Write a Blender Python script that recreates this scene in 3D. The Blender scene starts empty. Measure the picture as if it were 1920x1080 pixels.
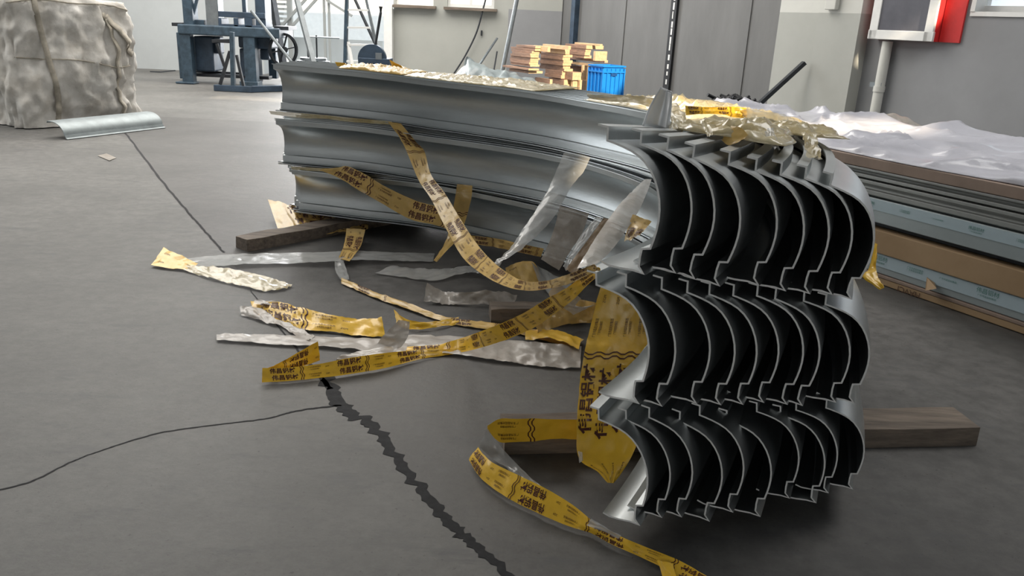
import bpy, bmesh, math, random
import numpy as np
from mathutils import Vector, Matrix, noise
random.seed(7)
SC = bpy.context.scene
COL = SC.collection

# ------------------------------------------------------------------ camera
F = 1500.0; HC = 1.23
PITCH = math.atan(1/3.0); ROLL = math.atan(.0465)
_fwd = np.array([0, math.cos(PITCH), -math.sin(PITCH)])
_up0 = np.array([0, math.sin(PITCH), math.cos(PITCH)])
_r0 = np.array([1., 0, 0])
_R = math.cos(ROLL)*_r0 + math.sin(ROLL)*_up0
_U = -math.sin(ROLL)*_r0 + math.cos(ROLL)*_up0
cam_d = bpy.data.cameras.new('camera'); cam = bpy.data.objects.new('camera', cam_d); COL.objects.link(cam)
cam_d.sensor_width = 36.0; cam_d.lens = 36.0*F/1920.0; cam_d.clip_start = .05; cam_d.clip_end = 200
cam.matrix_world = Matrix(((_R[0], _U[0], -_fwd[0], 0), (_R[1], _U[1], -_fwd[1], 0), (_R[2], _U[2], -_fwd[2], HC), (0, 0, 0, 1)))
SC.camera = cam
def ray(x, y): return (x-960)/F*_R + (540-y)/F*_U + _fwd
def atz(x, y, z=0.):
    d = ray(x, y); t = (z-HC)/d[2]; return np.array([0, 0, HC]) + t*d
def atY(x, y, Y):
    d = ray(x, y); return np.array([0, 0, HC]) + Y/d[1]*d
def atP(x, y, o, n):
    d = ray(x, y); c = np.array([0, 0, HC]); t = np.dot(np.asarray(o)-c, n)/np.dot(d, n); return c+t*d

# ------------------------------------------------------------------ world, sun, daylight
SC.view_settings.view_transform = 'Standard'; SC.view_settings.look = 'None'
SC.view_settings.gamma = 1; SC.view_settings.use_curve_mapping = False
SC.view_settings.exposure = 0.0
w = bpy.data.worlds.new('daylight'); SC.world = w; w.use_nodes = True
bg = w.node_tree.nodes['Background']; bg.inputs[0].default_value = (.80, .90, 1.0, 1); bg.inputs[1].default_value = 1.6
SUN_EL = math.radians(29.); _sh = np.array([.40, -.917, 0.]); SUN = _sh*math.cos(SUN_EL) + np.array([0, 0, math.sin(SUN_EL)])
sl = bpy.data.lights.new('sun', 'SUN'); sl.energy = 9.0; sl.angle = math.radians(.6); sl.color = (1.0, .84, .62)
so = bpy.data.objects.new('sun', sl); COL.objects.link(so)
so.rotation_euler = Vector(SUN).to_track_quat('Z', 'Y').to_euler(); so.location = Vector(SUN)*30
CEIL = 6.5
def area(name, loc, tgt, sx, sy, power, colr):
    l = bpy.data.lights.new(name, 'AREA'); l.shape = 'RECTANGLE'; l.size = sx; l.size_y = sy; l.energy = power; l.color = colr
    o = bpy.data.objects.new(name, l); COL.objects.link(o); o.location = loc
    o.rotation_euler = (Vector(loc)-Vector(tgt)).to_track_quat('Z', 'Y').to_euler(); return o
# daylight through the big doorway at the back; all other lamps are added fill
area('doorway_daylight', (-3.3, 16.2, 2.2), (-1.0, 6., .6), 2.8, 3.8, 420, (.97, .98, 1.0))
area('overhead_fill_back', (-4.0, 12.0, 6.35), (-4.0, 12.0, 0), 11.0, 5.0, 1150, (1.0, .955, .89))  # added overhead fill, brightens the back of the hall
area('overhead_fill_middle', (-2.5, 4.2, 6.35), (-2.5, 4.2, 0), 5.0, 1.6, 12, (.97, .98, 1.0))  # weak added overhead fill
area('overhead_fill_left', (-6.0, 7.0, 6.35), (-6.0, 7.0, 0), 4.0, 3.0, 260, (1.0, .97, .92))  # added overhead fill for the floor in mid distance
area('overhead_fill_right', (4.2, 4.6, 6.35), (3.6, 4.6, 0), 3.0, 4.0, 230, (1.0, .98, .95))  # added overhead fill to brighten the profile tops
area('left_fill', (-10.6, 6.5, 3.2), (0, 5.0, .8), 6.0, 2.0, 120, (.93, .97, 1.0))  # added fill from the left, no window is built there
area('front_fill', (-3.0, -6.8, 2.6), (0, 4.0, 1.0), 6.0, 1.6, 88, (1.0, .98, .95))  # added fill from behind the camera for upright faces and sawn ends

# ------------------------------------------------------------------ helpers
def tag(o, label=None, cat=None, group=None, kind=None):
    if label: o['label'] = label
    if cat: o['category'] = cat
    if group: o['group'] = group
    if kind: o['kind'] = kind
    return o
def empty(name, loc=(0, 0, 0), rz=0, label=None, cat=None, group=None):
    o = bpy.data.objects.new(name, None); COL.objects.link(o); o.location = loc; o.rotation_euler = (0, 0, rz)
    o.empty_display_size = .05
    return tag(o, label, cat, group)
class MB:
    """collects vertices and faces, build() links them as one mesh object"""
    def __init__(s): s.v = []; s.f = []; s.m = []
    def add(s, vs, fs, mi=0):
        b = len(s.v); s.v += [tuple(map(float, q)) for q in vs]; s.f += [tuple(b+i for i in q) for q in fs]; s.m += [mi]*len(fs); return s
    def box(s, c, size, rz=0, rx=0, ry=0, mi=0):
        M = Matrix.Rotation(rz, 3, 'Z') @ Matrix.Rotation(ry, 3, 'Y') @ Matrix.Rotation(rx, 3, 'X')
        vs = []
        for x, y, z in ((-1, -1, -1), (1, -1, -1), (1, 1, -1), (-1, 1, -1), (-1, -1, 1), (1, -1, 1), (1, 1, 1), (-1, 1, 1)):
            vs.append(M @ Vector((x*size[0]/2, y*size[1]/2, z*size[2]/2)) + Vector(c))
        return s.add(vs, [(0, 3, 2, 1), (4, 5, 6, 7), (0, 1, 5, 4), (1, 2, 6, 5), (2, 3, 7, 6), (3, 0, 4, 7)], mi)
    def bar(s, a, b, w_, h_, mi=0):
        a = Vector(a); b = Vector(b); d = (b-a); L = d.length; q = d.to_track_quat('X', 'Z')
        vs = []
        for x in (0, L):
            for y, z in ((-1, -1), (1, -1), (1, 1), (-1, 1)):
                vs.append(a + q @ Vector((x, y*w_/2, z*h_/2)))
        return s.add(vs, [(0, 1, 2, 3), (7, 6, 5, 4), (0, 4, 5, 1), (1, 5, 6, 2), (2, 6, 7, 3), (3, 7, 4, 0)], mi)
    def tube(s, pts, r, n=10, closed=False, mi=0):
        P = [Vector(q) for q in pts]; N = len(P); vs = []; fs = []
        up = Vector((0, 0, 1))
        for i, q in enumerate(P):
            if closed: t = P[(i+1) % N]-P[i-1]
            else: t = P[min(i+1, N-1)]-P[max(i-1, 0)]
            t.normalize()
            u = t.cross(up)
            if u.length < .05: u = t.cross(Vector((0, 1, 0)))
            u.normalize(); v = t.cross(u)
            rr = r[i] if isinstance(r, (list, tuple)) else r
            for k in range(n):
                a = 2*math.pi*k/n; vs.append(q+u*math.cos(a)*rr+v*math.sin(a)*rr)
        for i in range(N if closed else N-1):
            j = (i+1) % N
            for k in range(n):
                fs.append((i*n+k, i*n+(k+1) % n, j*n+(k+1) % n, j*n+k))
        if not closed:
            fs.append(tuple(range(n-1, -1, -1))); fs.append(tuple((N-1)*n+k for k in range(n)))
        return s.add(vs, fs, mi)
    def disc(s, c, axis, r, th, n=28, r_in=0, mi=0):
        c = Vector(c); a = Vector(axis).normalized(); q = a.to_track_quat('Z', 'Y'); vs = []; fs = []
        for z in (-th/2, th/2):
            for k in range(n):
                t = 2*math.pi*k/n; vs.append(c+q @ Vector((r*math.cos(t), r*math.sin(t), z)))
        if r_in:
            for z in (-th/2, th/2):
                for k in range(n):
                    t = 2*math.pi*k/n; vs.append(c+q @ Vector((r_in*math.cos(t), r_in*math.sin(t), z)))
        for k in range(n):
            j = (k+1) % n; fs.append((k, j, n+j, n+k))
            if r_in:
                fs += [(2*n+j, 2*n+k, 3*n+k, 3*n+j), (j, k, 2*n+k, 2*n+j), (n+k, n+j, 3*n+j, 3*n+k)]
        if not r_in: fs += [tuple(range(n-1, -1, -1)), tuple(range(n, 2*n))]
        return s.add(vs, fs, mi)
    def poly(s, pts, n_, th, mi=0):
        """flat outline with thickness th along n_"""
        n_ = Vector(n_).normalized()*th/2; P = [Vector(q) for q in pts]; N = len(P)
        vs = [q-n_ for q in P]+[q+n_ for q in P]
        return s.add(vs, [tuple(range(N-1, -1, -1)), tuple(range(N, 2*N))]+[(i, (i+1) % N, N+(i+1) % N, N+i) for i in range(N)], mi)
    def grid(s, nu, nv, fn, mi=0):
        vs = [fn(i/(nu-1), j/(nv-1)) for i in range(nu) for j in range(nv)]
        fs = [(i*nv+j, (i+1)*nv+j, (i+1)*nv+j+1, i*nv+j+1) for i in range(nu-1) for j in range(nv-1)]
        return s.add(vs, fs, mi)
    def build(s, name, mat, parent=None, smooth=False, bevel=0, solid=0):
        me = bpy.data.meshes.new(name); me.from_pydata(s.v, [], s.f); me.validate()
        for m_ in (mat if isinstance(mat, (list, tuple)) else [mat]): me.materials.append(m_)
        if len(s.m) == len(me.polygons): me.polygons.foreach_set('material_index', s.m)
        bm = bmesh.new(); bm.from_mesh(me)
        if bevel == 0 and not solid: pass
        if not smooth == 'open': bmesh.ops.recalc_face_normals(bm, faces=bm.faces)
        bm.to_mesh(me); bm.free()
        if smooth:
            me.polygons.foreach_set('use_smooth', [True]*len(me.polygons))
            if smooth != 'open': me.set_sharp_from_angle(angle=math.radians(38))
        me.update()
        o = bpy.data.objects.new(name, me); COL.objects.link(o)
        if parent: o.parent = parent
        if bevel:
            b = o.modifiers.new('b', 'BEVEL'); b.width = bevel; b.segments = 2; b.limit_method = 'ANGLE'
        if solid:
            b = o.modifiers.new('s', 'SOLIDIFY'); b.thickness = solid; b.offset = 0
        return o
def cr(pts, n):
    """Catmull-Rom through rows of numbers, n samples per span"""
    P = np.asarray(pts, float); P = np.vstack([2*P[0]-P[1], P, 2*P[-1]-P[-2]]); out = []
    for i in range(1, len(P)-2):
        for k in range(n):
            t = k/n
            out.append(.5*((2*P[i])+(-P[i-1]+P[i+1])*t+(2*P[i-1]-5*P[i]+4*P[i+1]-P[i+2])*t*t+(-P[i-1]+3*P[i]-3*P[i+1]+P[i+2])*t**3))
    out.append(P[-2]); return np.array(out)

# ------------------------------------------------------------------ materials
def M(name, base, rough=.6, metal=0., var=.0, scale=8., bump=0., bscale=60., alpha=1., spec=.5, stretch=None, second=None, trans=0., coat=0.):
    m = bpy.data.materials.new(name); m.use_nodes = True; nt = m.node_tree; N = nt.nodes; b = N['Principled BSDF']
    b.inputs['Base Color'].default_value = (*base, 1); b.inputs['Roughness'].default_value = rough; b.inputs['Metallic'].default_value = metal
    b.inputs['Alpha'].default_value = alpha; b.inputs['Specular IOR Level'].default_value = spec
    b.inputs['Transmission Weight'].default_value = trans; b.inputs['Coat Weight'].default_value = coat; b.inputs['Coat Roughness'].default_value = .12
    tc = N.new('ShaderNodeTexCoord'); mp = N.new('ShaderNodeMapping'); nt.links.new(tc.outputs['Object'], mp.inputs[0])
    if stretch: mp.inputs['Scale'].default_value = stretch
    if var or second:
        n = N.new('ShaderNodeTexNoise'); n.inputs['Scale'].default_value = scale; n.inputs['Detail'].default_value = 8; n.inputs['Roughness'].default_value = .65
        nt.links.new(mp.outputs[0], n.inputs['Vector'])
        r = N.new('ShaderNodeValToRGB'); r.color_ramp.elements[0].position = .32; r.color_ramp.elements[1].position = .68
        c2 = second or tuple(min(1, c*(1+var)) for c in base); c1 = base if second else tuple(c*(1-var) for c in base)
        r.color_ramp.elements[0].color = (*c1, 1); r.color_ramp.elements[1].color = (*c2, 1)
        nt.links.new(n.outputs['Fac'], r.inputs[0]); nt.links.new(r.outputs[0], b.inputs['Base Color'])
    if bump:
        n2 = N.new('ShaderNodeTexNoise'); n2.inputs['Scale'].default_value = bscale; n2.inputs['Detail'].default_value = 5
        nt.links.new(mp.outputs[0], n2.inputs['Vector'])
        bp = N.new('ShaderNodeBump'); bp.inputs['Strength'].default_value = bump; bp.inputs['Distance'].default_value = .01
        nt.links.new(n2.outputs['Fac'], bp.inputs['Height']); nt.links.new(bp.outputs[0], b.inputs['Normal'])
    return m
def floor_mat(name, c1, c2, c3):
    m = bpy.data.materials.new(name); m.use_nodes = True; nt = m.node_tree; N = nt.nodes; L = nt.links.new; b = N['Principled BSDF']
    tc = N.new('ShaderNodeTexCoord')
    def noi(s, d, r=.6, vec=None, sc=None):
        n = N.new('ShaderNodeTexNoise'); n.inputs['Scale'].default_value = s; n.inputs['Detail'].default_value = d; n.inputs['Roughness'].default_value = r
        mp = N.new('ShaderNodeMapping'); L(tc.outputs['Object'], mp.inputs[0])
        if sc: mp.inputs['Scale'].default_value = sc
        L(mp.outputs[0], n.inputs['Vector']); return n
    a = noi(1.1, 9, .62); f = noi(14, 10, .7); sp = noi(70, 3, .5); st = noi(3.0, 6, .7, sc=(1.0, 3.2, 1))
    r = N.new('ShaderNodeValToRGB'); r.color_ramp.elements[0].position = .3; r.color_ramp.elements[1].position = .72
    r.color_ramp.elements[0].color = (*c1, 1); r.color_ramp.elements[1].color = (*c2, 1); L(a.outputs['Fac'], r.inputs[0])
    r2 = N.new('ShaderNodeValToRGB'); r2.color_ramp.elements[0].position = .38; r2.color_ramp.elements[1].position = .6
    r2.color_ramp.elements[0].color = (.72, .72, .72, 1); r2.color_ramp.elements[1].color = (1.12, 1.12, 1.12, 1); L(f.outputs['Fac'], r2.inputs[0])
    mx = N.new('ShaderNodeMix'); mx.data_type = 'RGBA'; mx.blend_type = 'MULTIPLY'; mx.inputs[0].default_value = 1.0
    L(r.outputs[0], mx.inputs[6]); L(r2.outputs[0], mx.inputs[7])
    r3 = N.new('ShaderNodeValToRGB'); r3.color_ramp.elements[0].position = .56; r3.color_ramp.elements[1].position = .70
    r3.color_ramp.elements[0].color = (0, 0, 0, 1); r3.color_ramp.elements[1].color = (1, 1, 1, 1); L(st.outputs['Fac'], r3.inputs[0])
    mx2 = N.new('ShaderNodeMix'); mx2.data_type = 'RGBA'; mx2.blend_type = 'MIX'
    L(r3.outputs[0], mx2.inputs[0]); L(mx.outputs[2], mx2.inputs[6]); mx2.inputs[7].default_value = (*c3, 1)
    r4 = N.new('ShaderNodeValToRGB'); r4.color_ramp.elements[0].position = .27; r4.color_ramp.elements[1].position = .33
    r4.color_ramp.elements[0].color = (.55, .55, .55, 1); r4.color_ramp.elements[1].color = (1, 1, 1, 1); L(sp.outputs['Fac'], r4.inputs[0])
    mx3 = N.new('ShaderNodeMix'); mx3.data_type = 'RGBA'; mx3.blend_type = 'MULTIPLY'; mx3.inputs[0].default_value = 1
    L(mx2.outputs[2], mx3.inputs[6]); L(r4.outputs[0], mx3.inputs[7]); L(mx3.outputs[2], b.inputs['Base Color'])
    rr = N.new('ShaderNodeMapRange'); rr.inputs['To Min'].default_value = .42; rr.inputs['To Max'].default_value = .75; L(f.outputs['Fac'], rr.inputs[0]); L(rr.outputs[0], b.inputs['Roughness'])
    bp = N.new('ShaderNodeBump'); bp.inputs['Strength'].default_value = .35; bp.inputs['Distance'].default_value = .006; L(f.outputs['Fac'], bp.inputs['Height']); L(bp.outputs[0], b.inputs['Normal'])
    return m
MT = {}
MT['alu'] = M('brushed_aluminium', (.58, .61, .62), .37, 1.0, var=.07, scale=5, bump=.04, bscale=25, stretch=(1, 1, 6))
MT['cut'] = M('sawn_aluminium_edge', (.90, .90, .88), .6, .0, var=.10, scale=70)
MT['floor'] = floor_mat('concrete_floor', (.104, .102, .096), (.178, .173, .162), (.09, .09, .09))
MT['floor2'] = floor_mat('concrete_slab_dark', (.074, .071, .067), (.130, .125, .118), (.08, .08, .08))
MT['pale_alu'] = M('pale_brushed_aluminium', (.80, .81, .82), .38, .55, var=.06)
MT['gutter'] = M('dull_galvanised_gutter', (.34, .38, .39), .5, .35, var=.15, scale=10)
MT['dullbar'] = M('dull_grey_bar', (.17, .19, .20), .5, .2, var=.15, scale=10)
MT['crack'] = M('floor_crack', (.03, .03, .032), .95, var=.3, scale=40)
MT['wall_pale'] = M('pale_painted_wall', (.52, .55, .56), .8, var=.06, scale=1.5, bump=.05)
MT['wall_white'] = M('cream_upper_wall', (.60, .60, .56), .8, var=.05, scale=2)
MT['wall_grey'] = M('grey_dado_wall', (.27, .275, .285), .75, var=.08, scale=1.2)
MT['wall_warm'] = M('warm_grey_plaster', (.40, .405, .375), .8, var=.06, scale=1.5)
MT['sheet'] = M('grey_sheet_metal_door', (.150, .150, .147), .6, .0, var=.12, scale=3, stretch=(1, 1, .25))
MT['white'] = M('white_paint', (.75, .75, .73), .6, var=.05)
MT['ceil'] = M('ceiling_sheet', (.30, .31, .32), .8, var=.05)
MT['dark'] = M('dark_steel', (.03, .034, .04), .5, .3, var=.3, scale=10)
MT['navy'] = M('dark_blue_paint', (.04, .065, .10), .5, .1, var=.35, scale=6)
MT['navy2'] = M('worn_blue_machine_paint', (.045, .075, .105), .5, .1, var=.4, scale=9)
MT['steel'] = M('galvanised_steel', (.28, .31, .33), .4, .8, var=.15, scale=10)
MT['wood'] = M('old_grey_timber', (.10, .08, .065), .8, second=(.25, .20, .155), scale=12, bump=.3, bscale=40, stretch=(.3, 3, 3))
MT['board'] = M('reddish_board', (.17, .10, .07), .75, second=(.30, .18, .12), scale=10, stretch=(1, 1, 4))
MT['boardend'] = M('sunlit_board_end', (.55, .38, .22), .8, var=.2, scale=30)  # sunlight on the end faces is put into this pale colour
MT['crate'] = M('blue_plastic', (.01, .20, .62), .35, var=.08)
MT['red'] = M('red_paint', (.60, .03, .03), .5, var=.1)
MT['glassdark'] = M('dusty_dark_glass', (.11, .11, .13), .25, var=.15, scale=3)
MT['yellow'] = M('yellow_printed_film', (.95, .56, .035), .42, var=.08, scale=9, bump=.25, bscale=28, coat=.35)
MT['amber'] = M('dusty_yellow_film', (.68, .45, .14), .36, var=.15, scale=9, bump=.3, bscale=28, coat=.3)
MT['ink'] = M('dark_red_brown_ink', (.075, .012, .008), .5)
MT['clear'] = M('milky_clear_film', (.62, .62, .60), .22, var=.08, scale=9, bump=.3, bscale=22, alpha=.62, coat=.6)
MT['dusty'] = M('dusty_clear_film', (.38, .33, .28), .35, second=(.55, .51, .46), scale=12, bump=.35, bscale=26, alpha=.88, coat=.3)
MT['gold'] = M('crumpled_yellowish_film', (.52, .40, .17), .26, second=(.86, .76, .50), scale=7, bump=.5, bscale=30, alpha=.8, coat=.6)
MT['net'] = M('white_foam_sheet', (.60, .60, .66), .35, var=.08, scale=4, bump=.12, bscale=120, alpha=.8, coat=.4)
MT['bag'] = M('dirty_white_woven_bag', (.52, .485, .43), .8, second=(.80, .78, .74), scale=3.4, bump=.7, bscale=18)
MT['carton'] = M('brown_cardboard', (.33, .22, .12), .75, second=(.42, .29, .17), scale=3, stretch=(1, 1, 1))
MT['ply'] = M('brown_board_edge', (.27, .20, .16), .7, var=.15, scale=5)
MT['greyprof'] = M('dull_grey_profile', (.30, .31, .30), .45, .5, var=.06, scale=4)
MT['wrap'] = M('pale_blue_wrapped_profile', (.36, .41, .42), .3, .3, var=.06, scale=4, coat=.3)
MT['labelblue'] = M('pale_blue_label', (.42, .52, .57), .35, var=.05, scale=4, coat=.3)
MT['labelgreen'] = M('green_print', (.08, .22, .18), .6)
MT['black'] = M('black_rubbish', (.012, .013, .016), .6, var=.3)
MT['ground'] = M('bright_outdoor_concrete', (.8, .8, .78), .8, var=.05)
# ------------------------------------------------------------------ the hall
def struct(mb, name, mat, parent=None, **k):
    o = mb.build(name, mat, parent, **k)
    if not parent: o['kind'] = 'structure'
    return o
YB = 16.5                                    # back wall plane
struct(MB().box((0, 4, -.1), (28, 28, .2)), 'floor', MT['floor'])
# darker slab in front of the far joint, under the pile, a hair above the floor
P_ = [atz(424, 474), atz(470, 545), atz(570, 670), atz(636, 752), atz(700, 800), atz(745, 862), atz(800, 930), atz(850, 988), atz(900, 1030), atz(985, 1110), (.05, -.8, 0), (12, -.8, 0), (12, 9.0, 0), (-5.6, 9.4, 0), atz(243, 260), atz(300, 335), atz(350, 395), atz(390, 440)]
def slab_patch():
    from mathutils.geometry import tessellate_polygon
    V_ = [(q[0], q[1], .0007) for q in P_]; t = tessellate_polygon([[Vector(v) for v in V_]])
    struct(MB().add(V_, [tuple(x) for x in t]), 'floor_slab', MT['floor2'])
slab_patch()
# joints and cracks
def crack(name, px, wpx, jag=.35, seed=1):
    rnd = random.Random(seed); c = cr([atz(*q)[:2] for q in px], 14); L_ = []; R_ = []
    wd = np.interp(np.linspace(0, 1, len(c)), np.linspace(0, 1, len(wpx)), wpx)
    vs = []; fs = []
    for i, q in enumerate(c):
        t = c[min(i+1, len(c)-1)]-c[max(i-1, 0)]; t = t/np.linalg.norm(t); n = np.array([-t[1], t[0]])
        wi = wd[i]*(1+1.2*jag*noise.noise(Vector((i*.9, seed*7., 0)))); off = n*wd[i]*jag*1.6*noise.noise(Vector((i*.45, seed*3., 5)))
        vs += [(*(q+n*wi/2+off), .0012), (*(q-n*wi/2+off), .0012)]
        if i: fs.append((2*i-2, 2*i-1, 2*i+1, 2*i))
    return struct(MB().add(vs, fs), name, MT['crack'])
crack('trim_1', [(226, 240), (243, 260), (300, 335), (350, 395), (390, 440), (420, 474)], [.02, .018, .014, .012], .3, 1)
crack('trim_2', [(610, 705), (640, 762), (700, 800), (745, 862), (800, 930), (850, 988), (900, 1030), (985, 1110)], [.045, .05, .035, .03, .032, .028, .02], .5, 2)
crack('trim_3', [(-60, 930), (50, 906), (130, 868), (190, 845), (300, 812), (420, 795), (500, 785), (560, 770), (640, 760)], [.006, .006, .004, .006, .005, .007, .01], .5, 3)
crack('trim_4', [(470, 545), (520, 610), (570, 670), (620, 730)], [.004, .006, .01, .02], .5, 4)

def wx(px, Y=YB, y=60): return atY(px, y, Y)[0]
def wz(py, px=600, Y=YB): return atY(px, py, Y)[2]
# back wall: solid pieces around the doorway and the windows
xo0, xo1 = wx(492), wx(726)
xc = wx(1052)
win = [(wx(742), wx(812)), (wx(838), wx(925))]
zsill = wz(12, 830); zdg = wz(19, 1000); zdado = 1.47
mb = MB(); T_ = .3
def wallbox(mb, x0, x1, z0, z1, y=YB, mi=0): mb.box(((x0+x1)/2, y+T_/2, (z0+z1)/2), (x1-x0, T_, z1-z0), mi=mi)
lw0, lw1, lwz = wx(22), wx(76), wz(20, 50)
wallbox(mb, -14, lw0, 0, CEIL); wallbox(mb, lw0, lw1, 0, lwz); wallbox(mb, lw0, lw1, lwz+1.6, CEIL); wallbox(mb, lw1, xo0, 0, CEIL)
wallbox(mb, xo0, xo1, 3.6, CEIL)
struct(mb, 'wall_back', MT['wall_pale'])
mb = MB(); zt = zsill+1.5
ed = [xo1, win[0][0], win[0][1], win[1][0], win[1][1], xc]
for k in range(5):
    if k in (1, 3):
        wallbox(mb, ed[k], ed[k+1], 0, zsill); wallbox(mb, ed[k], ed[k+1], zt, CEIL)
    elif k < 4: wallbox(mb, ed[k], ed[k+1], 0, CEIL)
xg = wx(952)
wallbox(mb, ed[4], xg, 0, CEIL); wallbox(mb, xg, xc, zdg, CEIL); wallbox(mb, xg, xc, 0, zdg, mi=1)
struct(mb, 'wall_back_right', [MT['wall_warm'], MT['wall_grey']])
mb = MB(); mb.box((xo1+.045, YB-.01, 1.9), (.16, .36, 3.8)); struct(mb, 'trim_5', MT['white'])      # white sunlit door reveal
for k, (a, b) in enumerate(win):
    o = struct(MB().box(((a+b)/2, YB+.02, zsill-.03), (b-a+.12, .34, .05)), 'trim_%d' % (6+k), MT['wood'])
    wnd = MB()
    for x in (a+.03, (a+b)/2, b-.03): wnd.box((x, YB+.08, zsill+.75), (.05, .06, 1.5))
    for z in (zsill+.03, zt-.03): wnd.box(((a+b)/2, YB+.08, z), (b-a, .05, .06))
    f_ = struct(wnd, 'window_%d' % (k+1), MT['white'])
    g_ = MB().box(((a+b)/2, YB+.1, zsill+.75), (b-a-.04, .008, 1.46)).build('pane', M('window_pane_%d' % k, (.8, .85, .88), .1, alpha=.25), f_)
o = MB(); o.box(((lw0+lw1)/2, YB+.1, lwz+.8), (.05, .06, 1.6)); o.box(((lw0+lw1)/2, YB+.1, lwz+.03), (lw1-lw0, .06, .06)); struct(o, 'window_3', MT['white'])
# dado strip on the right part of the back wall
# right wall runs from the back corner towards the camera's right
WA = np.array([xc, YB, 0.]); WD = np.array([5., -7.8, 0.]); WD /= np.linalg.norm(WD); WN = np.array([WD[1], -WD[0], 0.])   # WN faces the room
WRZ = math.atan2(WD[1], WD[0])
def wpt(px, py): return atP(px, py, WA, WN)
def walong(px, py=100): return float(np.dot(wpt(px, py)-WA, WD))
def wbox(mb, s0, s1, z0, z1, d0, d1, mi=0):
    """box on the right wall: s along it, d out into the room"""
    c = WA+WD*(s0+s1)/2+WN*(d0+d1)/2; return mb.box((c[0], c[1], (z0+z1)/2), (s1-s0, abs(d1-d0), z1-z0), rz=WRZ, mi=mi)
s_pil0, s_pil1, s_pil2, s_pil3 = walong(1462), walong(1543), walong(1622), walong(1648)
wz0, wz1 = wpt(1850, 22)[2], wpt(1850, 22)[2]+1.3
sw0, sw1 = walong(1822, 20), walong(1822, 20)+1.5
mb = MB(); wbox(mb, s_pil1, sw0, 0, CEIL, -.3, 0); wbox(mb, sw0, sw1, 0, wz0, -.3, 0); wbox(mb, sw0, sw1, wz1, CEIL, -.3, 0); wbox(mb, sw1, 26, 0, CEIL, -.3, 0)
struct(mb, 'wall_right', MT['wall_grey'])
mb = MB(); wbox(mb, sw0, sw1, wz0-.05, wz0, -.28, .02); wbox(mb, sw0, sw0+.05, wz0, wz1, -.28, .03); wbox(mb, sw0+.05, sw1, wz0, wz0+.07, -.22, -.16)
wn4 = struct(mb, 'window_4', MT['white'])
g = MB(); wbox(g, sw0+.05, sw1, wz0+.07, wz1, -.2, -.19); g.build('pane', M('window_pane_right', (.8, .85, .88), .1, alpha=.25), wn4)
# sliding sheet-metal doors between the back corner and the pillar
s_a, s_b = walong(1078), walong(1256)
mb = MB(); wbox(mb, -.1, s_b-.03, 0, CEIL, -.2, -.02)
for px in (1165,): wbox(mb, walong(px)-.01, walong(px)+.01, 0, CEIL, -.02, -.005)
struct(mb, 'door_1', MT['sheet'])
mb = MB(); wbox(mb, s_b+.05, s_pil0, 0, CEIL, -.2, -.02)
for px in (1396,): wbox(mb, walong(px)-.01, walong(px)+.012, 0, CEIL, -.02, -.005)
struct(mb, 'door_2', MT['sheet'])
mb = MB(); wbox(mb, s_b-.06, s_b+.08, 0, CEIL, -.16, .03); struct(mb, 'trim_8', MT['black'])
mb = MB(); rn = random.Random(3)
for k in range(26):
    z = .35+k*.13+rn.uniform(-.02, .02); wbox(mb, s_b+.0, s_b+.02+rn.uniform(0, .02), z, z+rn.uniform(.06, .12), .03, .034)
struct(mb, 'trim_9', MT['white'])
mb = MB(); wbox(mb, walong(1076)-.06, walong(1076)+.06, 0, CEIL, -.02, .09); struct(mb, 'trim_10', MT['navy'])
zd = wpt(1500, 24)[2]
mb = MB(); wbox(mb, s_pil0, s_pil2, 0, zd, -.3, .12); wbox(mb, s_pil1, s_pil2, 0, zd, .12, .22); struct(mb, 'wall_pillar', MT['wall_warm'])
mb = MB(); wbox(mb, s_pil0, s_pil2, zd, CEIL, -.3, .12); wbox(mb, s_pil1, s_pil2, zd, CEIL, .12, .22); struct(mb, 'wall_pillar_upper', MT['wall_white'])
# unseen remainder of the hall
struct(MB().box((-13.0, 3, CEIL/2), (.3, 28, CEIL)), 'wall_left', MT['wall_pale'])
struct(MB().box((0, -7.5, CEIL/2), (28, .3, CEIL)), 'wall_front', MT['wall_pale'])
# ceiling of panels; openings are added so the sun falls on chosen spots
holes = []
def sunhole(p, sx, sy):
    t = (CEIL-p[2])/SUN[2]; q = np.asarray(p)+t*SUN; holes.append((q[0]-sx/2, q[0]+sx/2, q[1]-sy/2, q[1]+sy/2))
HY = 11.5
sunhole(atY(1075, 130, 12.5), 1.9, 2.1)
sunhole((2.1, 5.1, .68), .8, .75)
sunhole((1.05, 3.1, 1.02), .9, .95)
sunhole(wpt(1785, 20)+WN*.12, .30, .8)
sunhole(atz(470, 186), 1.1, .7)
sunhole(atz(1740, 680), .7, .22)
xs = sorted({-14., 14.}.union(*[{h[0], h[1]} for h in holes])); ys = sorted({-10., 18.}.union(*[{h[2], h[3]} for h in holes]))
mb = MB()
for i in range(len(xs)-1):
    for j in range(len(ys)-1):
        cx_, cy_ = (xs[i]+xs[i+1])/2, (ys[j]+ys[j+1])/2
        if any(h[0] < cx_ < h[1] and h[2] < cy_ < h[3] for h in holes): continue
        mb.box((cx_, cy_, CEIL+.05), (xs[i+1]-xs[i], ys[j+1]-ys[j], .1))
struct(mb, 'ceiling', MT['ceil'])
# outside the doorway
struct(MB().box((0, 30, -.15), (50, 26.4, .1)), 'ground', MT['ground'])
struct(MB().box((-5, 27, 3), (22, .3, 6)), 'wall_outside', MT['ground'])
struct(MB().box((wx(632, 19.), 19.0, .36), (2.1, .2, .62)), 'wall_outside_low', MT['wall_pale'])
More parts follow.
